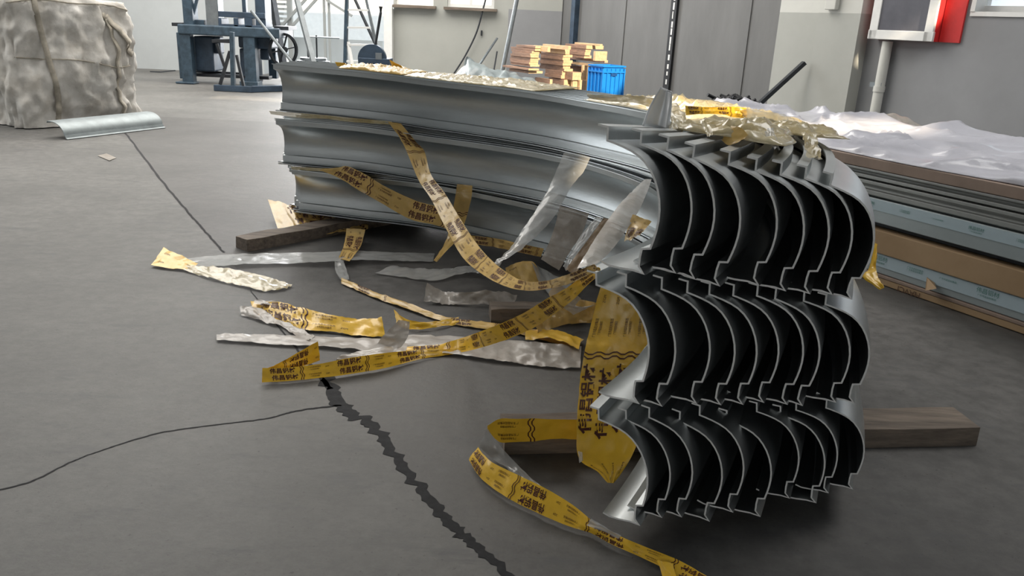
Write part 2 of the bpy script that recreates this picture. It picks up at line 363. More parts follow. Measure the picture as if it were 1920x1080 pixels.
# ------------------------------------------------------------------ the pile of bent aluminium cornice profiles
# plan of the innermost profile (line of its top web), from the near sawn end round to the far end
KP = [(-.04, 1.24), (.075, 1.47), (.19, 1.69), (.415, 2.15), (.575, 2.70), (.61, 3.12), (.545, 3.45), (.32, 3.80), (.06, 4.05), (-.47, 4.38), (-.90, 4.52), (-1.38, 4.60), (-1.86, 4.66)]
C0 = cr(KP, 24)
def smooth(a, k=14, it=2):
    for _ in range(it):
        b = a.copy()
        for i in range(1, len(a)-1):
            m_ = min(k, i, len(a)-1-i); b[i] = a[i-m_:i+m_+1].mean(0)
        a = b
    return a
C0 = smooth(C0, 10, 2)
S0 = np.r_[0, np.cumsum(np.linalg.norm(np.diff(C0, axis=0), axis=1))]
Tg = np.gradient(C0, axis=0); Tg /= np.linalg.norm(Tg, axis=1)[:, None]
NR = np.c_[Tg[:, 1], -Tg[:, 0]]                     # outward normal (right of travel)
def at_s(s): return np.array([np.interp(s, S0, C0[:, 0]), np.interp(s, S0, C0[:, 1])])
def n_s(s):
    v = np.array([np.interp(s, S0, NR[:, 0]), np.interp(s, S0, NR[:, 1])]); return v/np.linalg.norm(v)
S_END = S0[np.argmin(np.hypot(C0[:, 0]+1.38, C0[:, 1]-4.60))]
# image x of inner web line -> height, per row
ZX = {0: [1.032, .95, .90, .89, .89, .90, .91, .93, .945], 1: [.722, .64, .60, .60, .61, .615, .615, .635, .64], 2: [.402, .35, .335, .335, .34, .34, .35, .345, .36]}
ZS = [S0[np.argmin(np.hypot(C0[:, 0]-a, C0[:, 1]-b))] for a, b in [(.19, 1.69), (.50, 2.4), (.6, 2.9), (.545, 3.45), (.32, 3.8), (.06, 4.05), (-.47, 4.38), (-.9, 4.52), (-1.38, 4.6)]]
# cross-section: u outward, v down; 1 = height of the profile
SEC = [(-.075, -.012), (-.03, -.004), (0., 0.), (0., .092), (.05, .105), (.115, .125), (.18, .15), (.235, .18), (.285, .222), (.327, .275), (.36, .335), (.384, .40), (.40, .47), (.407, .54), (.405, .61), (.395, .68), (.38, .745), (.36, .812), (.300, .822), (.290, .88), (.285, .952), (.322, 1.0), (.24, .985), (.14, .985), (.06, .978), (.0, .955)]
def offset_poly(P, th):
    P = np.asarray(P, float); n = len(P); L_ = []; R_ = []
    for i in range(n):
        a = P[i]-P[i-1] if i > 0 else P[1]-P[0]; b = P[i+1]-P[i] if i < n-1 else P[-1]-P[-2]
        a = a/np.linalg.norm(a); b = b/np.linalg.norm(b); na = np.array([-a[1], a[0]]); nb = np.array([-b[1], b[0]])
        m_ = na+nb; m_ = m_/max(np.linalg.norm(m_), .3); k = 1/max(.55, float(np.dot(m_, na)))
        L_.append(P[i]+m_*k*th/2); R_.append(P[i]-m_*k*th/2)
    return np.array(L_), np.array(R_)
def profile(row, T, B, length_end=0., end_lift=0., dz=0., rf=1.):
    """T, B: picture positions of the top corner and bottom corner of the sawn end"""
    Yd = float(np.interp(B[0], [1190, 1200, 1600], [1.66, 1.667, 1.861]))
    Bw = atY(B[0], B[1], Yd)
    k = int(np.argmin(np.hypot(C0[:, 0]-Bw[0]+.12, C0[:, 1]-Bw[1]))); h = Tg[min(max(k, 12), 60)]
    h = np.array([h[0], h[1], 0.])
    Tw = atP(T[0], T[1], Bw, h); n3 = np.array([h[1], -h[0], 0.])
    du = float(np.dot(Bw-Tw, n3)); dv = float(Tw[2]-Bw[2]); nom = math.hypot(.322, 1.)
    sc = math.hypot(du, dv)/nom; rot = math.atan2(du, dv)-math.atan2(.322, 1.)
    # nearest offset line of the inner path
    dd = np.hypot(C0[:, 0]-Tw[0], C0[:, 1]-Tw[1]); best = None
    for i in range(6, len(C0)-6):
        r_ = Tw[:2]-C0[i]; al = abs(float(np.dot(r_, Tg[i])))
        if best is None or al+(.15*dd[i] if dd[i] > .9 else 0) < best[0]: best = (al+(.15*dd[i] if dd[i] > .9 else 0), i, float(np.dot(r_, NR[i])))
    s0 = S0[best[1]]; off = best[2]
    n = 64; ss = s0+(S_END+length_end-s0)*np.linspace(0, 1, n)**1.0
    zin = np.interp(ss, ZS, ZX[row]); z0i = float(np.interp(s0, ZS, ZX[row]))
    sc_f = (.262, .258, .262)[row]
    L_, R_ = offset_poly(SEC, .0150)
    loop = np.vstack([L_, R_[::-1]]); m = len(loop); vs = []; fs = []; mi = []
    for i, s in enumerate(ss):
        fd = math.exp(-(s-s0)/.55); sm = min(1., (s-s0)/1.6); sm = sm*sm*(3-2*sm)
        z = zin[i]+(Tw[2]-z0i)*fd+end_lift*sm; a = rot*(1-sm)
        scl = sc*(1-sm)+sc_f*sm; nn = n_s(s); c = at_s(s)+nn*off
        ca, sa = math.cos(a), math.sin(a)
        for u, v in loop:
            uu = (u*ca+v*sa)*scl; vv = (-u*sa+v*ca)*scl
            vs.append((c[0]+nn[0]*uu, c[1]+nn[1]*uu, z-vv))
    for i in range(n-1):
        for j in range(m):
            fs.append((i*m+j, (i+1)*m+j, (i+1)*m+(j+1) % m, i*m+(j+1) % m))
    mi = [0]*len(fs); K = len(SEC)
    for e in (0, n-1):
        for j in range(K-1):
            q = (e*m+j, e*m+j+1, e*m+m-2-j, e*m+m-1-j); fs.append(q if e else q[::-1]); mi.append(1)
    mb = MB(); mb.v = vs; mb.f = fs; mb.m = mi
    o = mb.build('cornice_profile', [MT['alu'], MT['cut']], smooth=True)
    return o, Tw, s0, off
A1 = lambda q: (1060+q[0]/2.4547, 140+q[1]/2.4547)
A2 = lambda q: (1060+q[0]/2.159, 500+q[1]/2.159)
ROWS = [
 [(A1(a), A1(b)) for a, b in zip([(198, 240), (345, 262), (470, 290), (597, 325), (755, 358), (882, 388), (998, 405), (1110, 425), (1230, 455)],
                                 [(360, 915), (500, 915), (588, 940), (708, 968), (885, 970), (1010, 992), (1122, 1005), (1225, 1012), (1315, 1027)])],
 [(A2(a), A2(b)) for a, b in zip([(130, 22), (247, 32), (388, 48), (497, 58), (587, 66), (683, 74), (780, 74), (856, 84), (968, 98), (1058, 108)],
                                 [(300, 548), (388, 562), (525, 556), (627, 556), (717, 553), (800, 548), (895, 556), (958, 556), (1092, 550), (1166, 546)])],
 [(A2(a), A2(b)) for a, b in zip([(138, 572), (243, 585), (340, 572), (463, 590), (545, 562), (650, 590), (775, 552), (872, 562), (935, 545), (1058, 540)],
                                 [(302, 1040), (385, 1017), (467, 1012), (578, 1032), (675, 992), (782, 1020), (905, 938), (1012, 953), (1062, 915), (1160, 903)])]]
ORD = ['first', 'second', 'third', 'fourth', 'fifth', 'sixth', 'seventh', 'eighth', 'ninth', 'tenth']
RN = ['top', 'middle', 'bottom']
rp = random.Random(5)
NEAR = []
for r_, row in enumerate(ROWS):
    for i_, (T, B) in enumerate(row):
        o, Tw, s0, off = profile(r_, T, B, length_end=rp.uniform(-.05, .03) if i_ else (0, 0, -.07)[r_])
        nm = ORD[i_]+' from the left in the '+RN[r_]+' row'
        if i_ == len(row)-1: nm = 'the rightmost one in the '+RN[r_]+' row'
        tag(o, 'curved silver aluminium cornice profile, '+nm, 'metal profile', 'bent cornice profiles stacked in three rows')
        NEAR.append((r_, i_, Tw, s0, off))
# ------------------------------------------------------------------ timber under the pile
def beam(a, b, wdt, hgt, z0, label, name='timber_beam', mat='wood', seed=0):
    """a, b: ends of the front bottom edge (world xy); wdt goes away from the camera"""
    a = np.array([a[0], a[1]]); b = np.array([b[0], b[1]]); d = b-a; L = np.linalg.norm(d); d /= L; n = np.array([-d[1], d[0]]); rz = math.atan2(d[1], d[0]); rn_ = random.Random(seed)
    vs = []; fs = []; N_ = 14
    for i in range(N_):
        c = a+d*L*i/(N_-1)
        for o_, z in ((0, z0), (wdt, z0), (wdt, z0+hgt), (0, z0+hgt)):
            j = rn_.uniform(-.0035, .0035); q = c+n*(o_+j); vs.append((q[0], q[1], z+(rn_.uniform(-.004, .002) if z > z0 else 0)))
    for i in range(N_-1):
        for k in range(4): fs.append((i*4+k, (i+1)*4+k, (i+1)*4+(k+1) % 4, i*4+(k+1) % 4))
    fs += [(0, 1, 2, 3), ((N_-1)*4+3, (N_-1)*4+2, (N_-1)*4+1, (N_-1)*4)]
    o = MB().add(vs, fs).build(name, MT[mat], bevel=.002)
    return tag(o, label, 'timber')
beam(atz(945, 853), atz(1831, 836), .14, .068, 0, 'long weathered timber beam under the near ends, sticking out at the right', seed=1)
beam(atz(465, 473), atz(800, 408), .12, .068, 0, 'weathered timber beam on the floor under the far end of the pile', seed=2)
beam(atz(920, 606), atz(1100, 606), .10, .065, 0, 'short dark timber block on the floor among the tangled film', seed=3)

# ------------------------------------------------------------------ offcut standing on the pile
def offcut(name, pts_a, pts_b, bulge, label, cat, group=None):
    """small curved piece between two picture edges"""
    A_ = cr(pts_a, 8); B_ = cr(pts_b, 8); mb = MB(); nv = 9
    def f(u, v):
        i = u*(len(A_)-1); q = A_[int(round(i))]*(1-v)+B_[int(round(i))]*v
        return (q[0], q[1]+bulge*math.sin(math.pi*v)-.0, q[2])
    mb.grid(len(A_), nv, f); return tag(mb.build(name, MT['pale_alu'], smooth='open', solid=.004), label, cat, group)
Yo = 2.02
o = offcut('profile_offcut', [atY(1205, 236, Yo-.03), atY(1220, 198, Yo-.02), atY(1240, 163, Yo-.01)], [atY(1254, 245, Yo+.04), atY(1259, 205, Yo+.05), atY(1260, 172, Yo+.05)], .03, 'small curved aluminium offcut standing upright on top of the pile', 'metal offcut')

# ------------------------------------------------------------------ short gutter profile on the floor by the bag
a = atz(122, 262); b = atz(306, 240)
d = (b-a); L = np.linalg.norm(d); d /= L; n = np.array([-d[1], d[0], 0])
sec = []
for k in range(11):
    t = math.radians(-100+200*k/10); sec.append((.09-.085*math.sin(t)*1.0, .085-.075*math.cos(t)))
sec = [(-.035, .004), (-.012, .012), (-.004, .035)]+[(.17-.165*math.cos(t_*math.pi/2/8), .035+.115*math.sin(t_*math.pi/2/8)) for t_ in range(9)]+[(.215, .15), (.225, .135)]
L_, R_ = offset_poly(sec, .006); loop = list(L_)+list(R_[::-1]); m_ = len(loop)
vs = []; fs = []
for e in (0, 1):
    for u, z in loop: q = a+d*L*e+n*u; vs.append((q[0], q[1], max(.002, z+.002)))
fs = [(j, m_+j, m_+(j+1) % m_, (j+1) % m_) for j in range(m_)]
K = len(sec)
for e in (0, 1): fs += [(e*m_+j, e*m_+j+1, e*m_+m_-2-j, e*m_+m_-1-j) for j in range(K-1)]
tag(MB().add(vs, fs).build('gutter_profile', MT['gutter'], smooth=True), 'short grey metal gutter length lying on the floor before the white bag', 'metal profile')
tag(MB().tube([atz(282, 135), atz(300, 136), atz(328, 133)], .02).build('short_rod', MT['dark']), 'short dark rod lying on the floor against the back wall', 'rod')
o = MB(); o.poly([atz(183, 292, .004), atz(200, 288, .012), atz(218, 296, .004), atz(205, 301, .006)], (0, 0, 1), .003)
tag(o.build('plastic_scrap', MT['dusty']), 'tiny torn plastic scrap alone on the bare floor at left', 'scrap')

# ------------------------------------------------------------------ bulk bag
bag = empty('bulk_bag', (-4.8, 9.0, 0), 0, 'large dirty white woven bulk bag standing on the floor at left', 'bag')
cB = np.array([-5.2, 9.35]); hx, hy, hb = 1.02, .85, 1.23
fl = atz(40, 243); fr = atz(272, 226)
dx_ = (fr-fl); Lf = np.linalg.norm(dx_); dx_ /= Lf; ny_ = np.array([-dx_[1], dx_[0], 0])
def bagpt(u, z, amp=1.):
    """u in 0..1 round the bag, z 0..1"""
    per = u*4; side = int(per) % 4; t = per-int(per)
    cs = [fl, fl+dx_*Lf, fl+dx_*Lf+ny_*1.45, fl+ny_*1.45]; a_ = cs[side]; b_ = cs[(side+1) % 4]; q = a_*(1-t)+b_*t
    c = (cs[0]+cs[2])/2; r = q-c
    e = abs(2*t-1); sh = 1-.085*e**5
    bulge = 1+.06*math.sin(math.pi*z)*(1-e**3)
    taper = 1-.02*z-(.035*(z > .96)*(z-.96)/.04 if z > .96 else 0)
    nz = noise.noise(Vector((q[0]*2.3, q[1]*2.3, z*2.6)))*.09+noise.noise(Vector((q[0]*7, q[1]*7, z*5.5)))*.045
    w1 = noise.noise(Vector((q[0]*1.7+3, q[1]*1.7, z*1.5)))*2
    nz += .05*(1-abs(noise.noise(Vector((q[0]*3.2+w1, q[1]*3.2, z*2.2+w1))))*3.2)*.6+.025*(1-abs(noise.noise(Vector((q[0]*9+w1, q[1]*9, z*5+w1))))*3)
    nz += .016*(1-abs(noise.noise(Vector((q[0]*17, q[1]*17+w1, z*9))))*3)+.012*math.sin(q[0]*26+z*3)*abs(2*z-1)**1.5
    rr = sh*bulge*taper; q2 = c+r*rr; nrm = r/np.linalg.norm(r)
    q2 = q2+nrm*nz*amp
    top = hb+.03*math.sin(u*14)+.03*noise.noise(Vector((u*9, 3, 1)))
    return (q2[0], q2[1], .01+z*top)
mb = MB(); nu, nv = 168, 60
vs = [bagpt(i/nu, j/(nv-1)) for i in range(nu) for j in range(nv)]
fs = [(i*nv+j, ((i+1) % nu)*nv+j, ((i+1) % nu)*nv+j+1, i*nv+j+1) for i in range(nu) for j in range(nv-1)]
cc = sum((np.array(bagpt(i/nu, 1)) for i in range(nu)))/nu; b0 = len(vs); vs.append(tuple(cc+np.array([0, 0, -.05])))
fs += [(i*nv+nv-1, ((i+1) % nu)*nv+nv-1, b0) for i in range(nu)]
mb.add(vs, fs).build('sack', MT['bag'], bag, smooth='open')
mtr = M('bag_webbing', (.44, .40, .33), .8, var=.25, scale=12)
def bagstrap(pts, name, w_=.05, r0=.02):
    """pts (u,z) on the bag surface"""
    c = cr(pts, 8); P3 = [Vector(bagpt(q[0] % 1, min(q[1], 1))) for q in c]; ctr = Vector(((fl+fr)/2+ny_*.7)); vs = []; fs = []
    for i, q in enumerate(P3):
        t = (P3[min(i+1, len(P3)-1)]-P3[max(0, i-1)]).normalized(); o_ = (q-ctr); o_.z = 0; o_.normalize(); s_ = t.cross(o_).normalized()*w_/2; q = q+o_*r0
        vs += [q-s_, q+s_]
        if i: fs.append((2*i-2, 2*i-1, 2*i+1, 2*i))
    return MB().add(vs, fs).build(name, mtr, bag, solid=.006, smooth='open')
bagstrap([(.055, .99), (.06, .75), (.068, .5), (.075, .25), (.07, .03)], 'strap')
bagstrap([(.185, .90), (.188, .7), (.19, .45), (.192, .2), (.193, .02)], 'strap')
bagstrap([(.188, .88), (.20, .78), (.215, .66), (.232, .60), (.246, .57)], 'strap', .07)
bagstrap([(.003, .55), (.05, .53), (.12, .515), (.19, .46), (.245, .48)], 'seam', .012, .012)
bagstrap([(.003, .955), (.06, .97), (.12, .95), (.19, .965), (.247, .93)], 'seam', .015, .012)
def loop3(px, Y, name, r):
    return MB().tube([atY(x, y, Y) for x, y in px], r, 8).build(name, mtr, bag, smooth=True)
loop3([(22, 24), (34, 13), (50, 11), (62, 22), (72, 34)], 8.5, 'lifting_loop', .02)
for ch in bag.children: ch.matrix_parent_inverse = Matrix.Translation((4.8, -9.0, 0))
# what stands behind it at the left edge
tag(MB().box((-7.2, 10.1, .55), (1.6, .9, 1.1), rz=.1).build('cardboard_box', MT['carton'], bevel=.01), 'brown cardboard box behind the white bag at the left edge', 'box')
hp = atY(12, 10, 11.5)
tag(MB().tube([atY(60, 40, 12)-np.array([0, 0, 1.5]), atY(70, 40, 12), atY(80, -60, 12)], .045).build('dark_post', MT['dark']), 'dark slanting post behind the white bag at the far window', 'post')

# ------------------------------------------------------------------ old blue press by the doorway
YM = 13.6
def mq(x, y, dY=0.): return atY(300+x/4.174, y/4.174, YM+dY)
mac = empty('press_machine', tuple(atz(420, 165)), 0, 'old dark blue iron press machine by the bright doorway', 'machine')
def mpart(mb, name, mat='navy', **k):
    o = mb.build(name, MT[mat], mac, **k); o.matrix_parent_inverse = mac.matrix_basis.inverted(); return o
def vb(mb, x0, x1, y0, y1, dY, th):
    """upright block covering a picture rectangle at a depth, th deep"""
    a_ = mq(x0, y1, dY); b_ = mq(x1, y0, dY); z0 = mq((x0+x1)/2, y1, dY)[2]; z1 = mq((x0+x1)/2, y0, dY)[2]
    xm = (mq(x0, (y0+y1)/2, dY)[0]+mq(x1, (y0+y1)/2, dY)[0])/2; wd = mq(x1, (y0+y1)/2, dY)[0]-mq(x0, (y0+y1)/2, dY)[0]
    return mb.box((xm, YM+dY+th/2, (z0+z1)/2), (wd, th, z1-z0))
for x0, x1, y1 in ((160, 245, 665), (655, 745, 640)):
    o = MB(); vb(o, x0, x1, 215, y1, 0, .16); 
    zf = mq((x0+x1)/2, y1)[2]; o.box((mq((x0+x1)/2, y1)[0], YM+.08, max(zf/2+.005, .02)), (.3, .26, max(.03, zf))); mpart(o, 'leg', 'navy2', bevel=.008)
for x0, x1, dY in ((140, 185, .7), (845, 905, .7)):
    o = MB(); vb(o, x0, x1, 255, 615, dY, .12); mpart(o, 'leg', 'navy2', bevel=.008)
o = MB(); vb(o, 135, 930, 205, 285, -.02, .85); mpart(o, 'bed', 'navy2', bevel=.02)
o = MB(); vb(o, 90, 175, 178, 205, .1, .5); mpart(o, 'table_plate', 'dark', bevel=.006)
o = MB(); vb(o, 890, 1005, 205, 235, .1, .5); mpart(o, 'table_plate', 'dark', bevel=.006)
o = MB(); vb(o, 265, 415, 285, 560, .25, .5); vb(o, 240, 280, 300, 380, .3, .2); mpart(o, 'gear_housing', 'navy', bevel=.03)
o = MB(); vb(o, 610, 860, 285, 380, .2, .5); vb(o, 625, 760, 380, 650, .3, .3); vb(o, 780, 850, 380, 470, .35, .2); mpart(o, 'motor', 'navy', bevel=.03)
o = MB(); vb(o, 245, 850, 585, 610, .3, .2); vb(o, 240, 640, 560, 575, .5, .1); mpart(o, 'lower_rail', 'dark', bevel=.005)
o = MB(); vb(o, 175, 250, -60, 215, .1, .25); o.bar(mq(250, 150, .2), mq(300, -40, .2), .05, .05); vb(o, 255, 345, 155, 225, .2, .3); mpart(o, 'upright', 'navy2', bevel=.01)
o = MB(); vb(o, 355, 455, -80, 215, .15, .25); mpart(o, 'upright', 'steel', bevel=.01)
o = MB()
vb(o, 455, 820, 95, 140, .1, .35); vb(o, 455, 480, 140, 215, .1, .35); vb(o, 575, 612, 140, 215, .1, .3); vb(o, 660, 720, 130, 215, .1, .3); vb(o, 745, 822, -40, 215, .12, .35); vb(o, 480, 820, 195, 215, .1, .3); vb(o, 640, 670, -40, 100, .2, .1)
mpart(o, 'press_head', 'navy', bevel=.008)
o = MB(); vb(o, 420, 470, 285, 420, .35, .2); mpart(o, 'gear_box', 'navy', bevel=.02)
# spoked wheel at the right
wc = mq(965, 390, .25); o = MB(); ax = (.75, -.66, 0); o.disc(wc, ax, .27, .05, 36, r_in=.235); mpart(o, 'wheel_rim', 'dark')
o = MB(); o.disc(wc, ax, .05, .12, 16); q_ = Vector(ax).to_track_quat('Z', 'Y')
for k in range(6):
    t = k*math.pi/3+.2; o.bar(Vector(wc), Vector(wc)+q_ @ Vector((.25*math.cos(t), .25*math.sin(t), 0)), .02, .02)
mpart(o, 'wheel_spokes', 'dark')
o = MB(); vb(o, 405, 550, 318, 335, .0, .05); mpart(o, 'cross_bar', 'dark')
# trestle in front
tr = empty('trestle_stand', tuple(atz(437, 172)), 0, 'low dark trestle stand in front of the blue press', 'stand')
def tpart(mb, name, mat='dark'):
    o = mb.build(name, MT[mat], tr, bevel=.004); o.matrix_parent_inverse = tr.matrix_basis.inverted(); return o
YM0 = YM
zb = atz(437, 172); YT = zb[1]
def tq(x, y): return atY(300+x/4.174, y/4.174, YT)
o = MB(); a_ = tq(430, 700); b_ = tq(725, 715); o.bar((a_[0], YT, .05), (b_[0], YT, .05), .1, .09); o.bar((b_[0]-.05, YT, .05), (b_[0]+.45, YT+.55, .05), .1, .09); tpart(o, 'base', 'navy')
o = MB(); o.bar((*tq(470, 650)[:2], .1), tq(548, 400), .045, .045); tpart(o, 'strut'); o = MB(); o.bar(tq(505, 520), tq(445, 340), .04, .04); tpart(o, 'strut')
o = MB(); o.bar((tq(575, 680)[0], YT, .09), tq(563, 250), .075, .06); tpart(o, 'post', 'navy2')
o = MB(); o.bar((tq(655, 680)[0], YT, .09), tq(600, 430), .05, .04); tpart(o, 'strut')
o = MB(); vb_a = tq(410, 322); o.bar(vb_a, tq(560, 318), .05, .05); tpart(o, 'cross_bar')
# long bars leaning against the press and by the doorway
def lean(px0, px1, Y0, Y1, r, name, label, mat='dullbar', square=False):
    a_ = atY(*px0, Y0); b_ = atY(*px1, Y1); mb = MB()
    if square: mb.bar(a_, b_, r*2, r*2)
    else: mb.tube([a_, b_], r, 10)
    return tag(mb.build(name, MT[mat]), label, 'bar')
def ext(p0, p1, y_target):
    t = (y_target-p0[1])/(p1[1]-p0[1]); return (p0[0]+t*(p1[0]-p0[0]), y_target)
lean((471, 20), (549, 119), 13.2, 12.9, .022, 'metal_rod', 'grey metal rod leaning diagonally across the blue press')
lean(ext((557, 0), (588, 118), -80), ext((557, 0), (588, 118), 178), 13.5, 12.0, .035, 'steel_angle', 'galvanised angle bar leaning in front of the bright doorway', 'dullbar', True)
lean(ext((511, 0), (519, 48), -60), ext((511, 0), (519, 48), 148), 15.6, 15.4, .05, 'steel_post', 'dark green post beside the spoked wheel of the press', 'dark', True)
lean(ext((969, 0), (945, 118), -60), ext((969, 0), (945, 118), 175), 13.9, 13.5, .035, 'metal_tube', 'light grey tube leaning upright left of the board stack', 'steel')
# step ladder
lad = empty('step_ladder', tuple(atz(680, 170)), 0, 'pale metal step ladder standing in the bright doorway', 'ladder')
def lpart(mb, name, mat='steel'):
    o = mb.build(name, MT[mat], lad); o.matrix_parent_inverse = lad.matrix_basis.inverted(); return o
YL = 13.3
def lq(x, y, d=0): return atY(300+x/4.174, y/4.174, YL+d)
def down(a_, b_):
    a_ = np.array(a_); b_ = np.array(b_); t = (.02-a_[2])/(b_[2]-a_[2]); return a_+t*(b_-a_)
o = MB(); o.bar(lq(1466, -120), down(lq(1466, -120), lq(1450, 480)), .09, .05); lpart(o, 'rail', 'navy2')
o = MB(); o.bar(lq(1590, -120), down(lq(1590, -120), lq(1688, 335)), .06, .04); lpart(o, 'rail')
o = MB(); o.bar(lq(1500, -60, .9), down(lq(1500, -60, .9), lq(1672, 315, .5)), .04, .03); lpart(o, 'brace', 'dark')
o = MB(); o.bar(lq(1470, 330), down(lq(1470, 330), lq(1500, 490, -.1)), .05, .04); lpart(o, 'brace', 'white')
for y, x1 in ((78, 1635), (215, 1655), (350, 1690), (480, 1690)):
    o = MB(); o.bar(lq(1458, y), lq(x1, y+2), .08, .03); lpart(o, 'rung', 'white')
# cut-off saw
saw = empty('cutoff_saw', tuple(atz(697, 172)), 0, 'dark cut-off saw with a round blade guard by the doorway', 'saw')
def spart(mb, name, mat='navy', **k):
    o = mb.build(name, MT[mat], saw, **k); o.matrix_parent_inverse = saw.matrix_basis.inverted(); return o
YS = 12.0
def sq_(x, y, d=0): return atY(300+x/4.174, y/4.174, YS+d)
c_ = sq_(1662, 460); o = MB(); o.disc(c_, (0, 1, 0), .205, .09, 36); spart(o, 'blade_guard', 'navy', bevel=.006)
a_ = sq_(1558, 540); b_ = sq_(1800, 460); o = MB(); o.box(((a_[0]+b_[0])/2, YS+.1, (a_[2]+b_[2])/2), (b_[0]-a_[0], .34, b_[2]-a_[2])); spart(o, 'body', 'navy', bevel=.01)
o = MB(); o.tube([sq_(1685, 350), sq_(1727, 100), sq_(1728, 50)], [.02, .02, .03], 8); spart(o, 'handle', 'dark')
o = MB(); o.box(tuple(sq_(1712, 440, -.06)), (.09, .03, .09)); spart(o, 'label_plate', 'steel')
zt_ = a_[2]; xm_ = (a_[0]+b_[0])/2
for sx in (-.25, .25):
    for sy in (-.1, .3):
        o = MB(); o.bar((xm_+sx, YS+sy, 0), (xm_+sx, YS+sy, zt_), .05, .05); spart(o, 'leg', 'dark')

# stacked pulleys
pc = atY(588, 118, 14.0); zbase = pc[2]
pul = empty('belt_pulley', (pc[0], 14.0, 0), 0, 'stacked grey round pulleys with two upright rods in the doorway', 'pulley')
o = MB()
for k, (r_, h_) in enumerate([(.24, .05), (.26, .05), (.27, .05), (.22, .04)]): o.disc((0, 0, zbase-.1+k*.055), (0, 0, 1), r_, h_, 28)
o.disc((0, 0, (zbase-.1)/2), (0, 0, 1), .1, max(zbase-.1, .05), 16); o.build('discs', MT['steel'], pul, smooth=True)
for dx in (-.09, .06): MB().tube([(dx, 0, zbase+.05), (dx, 0, zbase+.45)], .014, 8).build('rod', MT['dark'], pul)
MB().tube([(-.1, 0, zbase+.42), (.45, 0, zbase+.42)], .014, 8).build('rod', MT['steel'], pul)
# outside stair seen through the doorway
st = empty('outdoor_stair', (wx(525, 18.5), 18.5, 0), 0, 'white outdoor staircase seen through the bright doorway', 'staircase')
mwh = M('sunlit_white_rail', (.8, .8, .78), .6); mgr = M('stair_grey', (.42, .43, .42), .7)
def stp(mb, name, m_): o = mb.build(name, m_, st); o.matrix_parent_inverse = st.matrix_basis.inverted()
o = MB()
for k in range(11):
    q = atY(505+k*1.5, 52-k*9, 18.5); o.box((q[0]-.2+.0*k, 18.6, q[2]), (.95, .3, .05))
stp(o, 'treads', mgr)
for dx in (0, .5):
    o = MB(); o.bar(atY(500+dx*40, 80, 18.3), atY(590+dx*40, -20, 18.3), .1, .05); stp(o, 'stringer', mgr)
o = MB(); o.bar(atY(612, 0, 18.3), atY(660, 30, 18.3), .07, .05); stp(o, 'handrail', mgr)
o = MB(); o.bar((wx(545, 18.4), 18.4, 0), (wx(545, 18.4), 18.4, 3), .12, .1); stp(o, 'post', mgr)
for x in (609, 618):
    o = MB(); o.bar((wx(x, 18.4), 18.4, 0), (wx(x, 18.4), 18.4, 2.6), .05, .05); stp(o, 'post', mgr)

# ------------------------------------------------------------------ hanging cable, leaning sticks, grey tarp in front of the back wall
tag(MB().tube([atY(x, y, YB-.12) for x, y in cr([(918, -30), (905, 20), (893, 62), (872, 105), (850, 140), (835, 165)], 5)], .018, 6).build('hanging_cable', MT['dark']), 'dark cable hanging down the wall below the window', 'cable')
lean((932, 72), (880, 150), YB-.15, YB-1.2, .022, 'thin_stick', 'thin pale stick leaning on the wall left of the board stack', 'steel')
lean((932, 97), (916, 190), YB-.15, YB-.9, .015, 'thin_rod', 'short dark rod leaning on the wall behind the grey sheeting', 'dark')
o = MB(); o.box(tuple(atY(903, 62, YB-.03)), (.03, .04, .1)); tag(o.build('wall_hook', MT['dark']), 'small dark hook fixed on the wall beside the hanging cable', 'hook')
def heap(px, Y, name, label, cat, mat, z_h=.35, dep=.6, seed=0, n=(46, 22), amp=.06, zb=0., group=None):
    """crumpled sheet; px: skyline in the picture from left to right"""
    c = cr([atY(x, y, Y) for x, y in px], 10)
    def f(u, v):
        q = c[int(round(u*(len(c)-1)))]; t = v*2-1
        zz = zb+(q[2]-zb)*(1-abs(t)**1.7*.98); yy = Y+t*dep
        a_ = amp*(1-abs(t)*.6); p3 = Vector((q[0]*5+seed, yy*5, zz*3))
        return (q[0]+noise.noise(p3)*a_, yy+noise.noise(p3*1.3+Vector((9, 0, 0)))*a_, max(zb+.004, zz+noise.noise(p3*2.1+Vector((0, 7, 0)))*a_*.7))
    return tag(MB().grid(n[0], n[1], f).build(name, MT[mat], smooth='open'), label, cat, group)
MT['tarp'] = M('grey_green_sheeting', (.22, .26, .27), .4, var=.3, scale=5, coat=.2)
heap([(845, 160), (862, 132), (880, 112), (900, 120), (930, 130), (965, 138), (1000, 152), (1040, 170)], 11.5, 'plastic_sheeting', 'grey green plastic sheeting heaped behind the pile, left of boards', 'sheeting', 'tarp', dep=.9, seed=3, amp=.12)

# ------------------------------------------------------------------ board stack and blue crate
e1 = WD.copy(); e2 = WN.copy()
def zpx(x, y): return (930+x/7.385, 70+y/7.385)
YW = 12.6
MT['boardlit'] = M('sunlit_pale_board', (.50, .33, .18), .75, second=(.62, .45, .28), scale=8, stretch=(1, 1, 4))  # lit version of the board colour, sunlight painted in
def board(x0, x1, y0, y1, wd_px, dY=0., mat='board', label='', tilt=0.):
    """x0..x1 long side, y0..y1 height, end face wd_px wide to its right (all in zoomed picture units)"""
    C = atY(*zpx(x1, (y0+y1)/2), YW+dY); k = (YW+dY)/1500/7.385/.82
    L = max(.05, (x1-x0)*k/.62); h = (y1-y0)*k*.86; wd = max(.05, wd_px*k/.80)
    c = C-e1*L/2-e2*wd/2
    o = MB(); o.box((c[0], c[1], C[2]), (L, wd, h), rz=WRZ, ry=tilt)
    o_ = o.build('wooden_board', [MT[mat], MT['boardend']], bevel=.002)
    for p_ in o_.data.polygons:
        if abs(np.dot(np.array(p_.normal), e1)) > .8: p_.material_index = 1
    return tag(o_, label, 'board', None)
rb = random.Random(11); GB = 'scrap boards in the heap beside the blue crate'
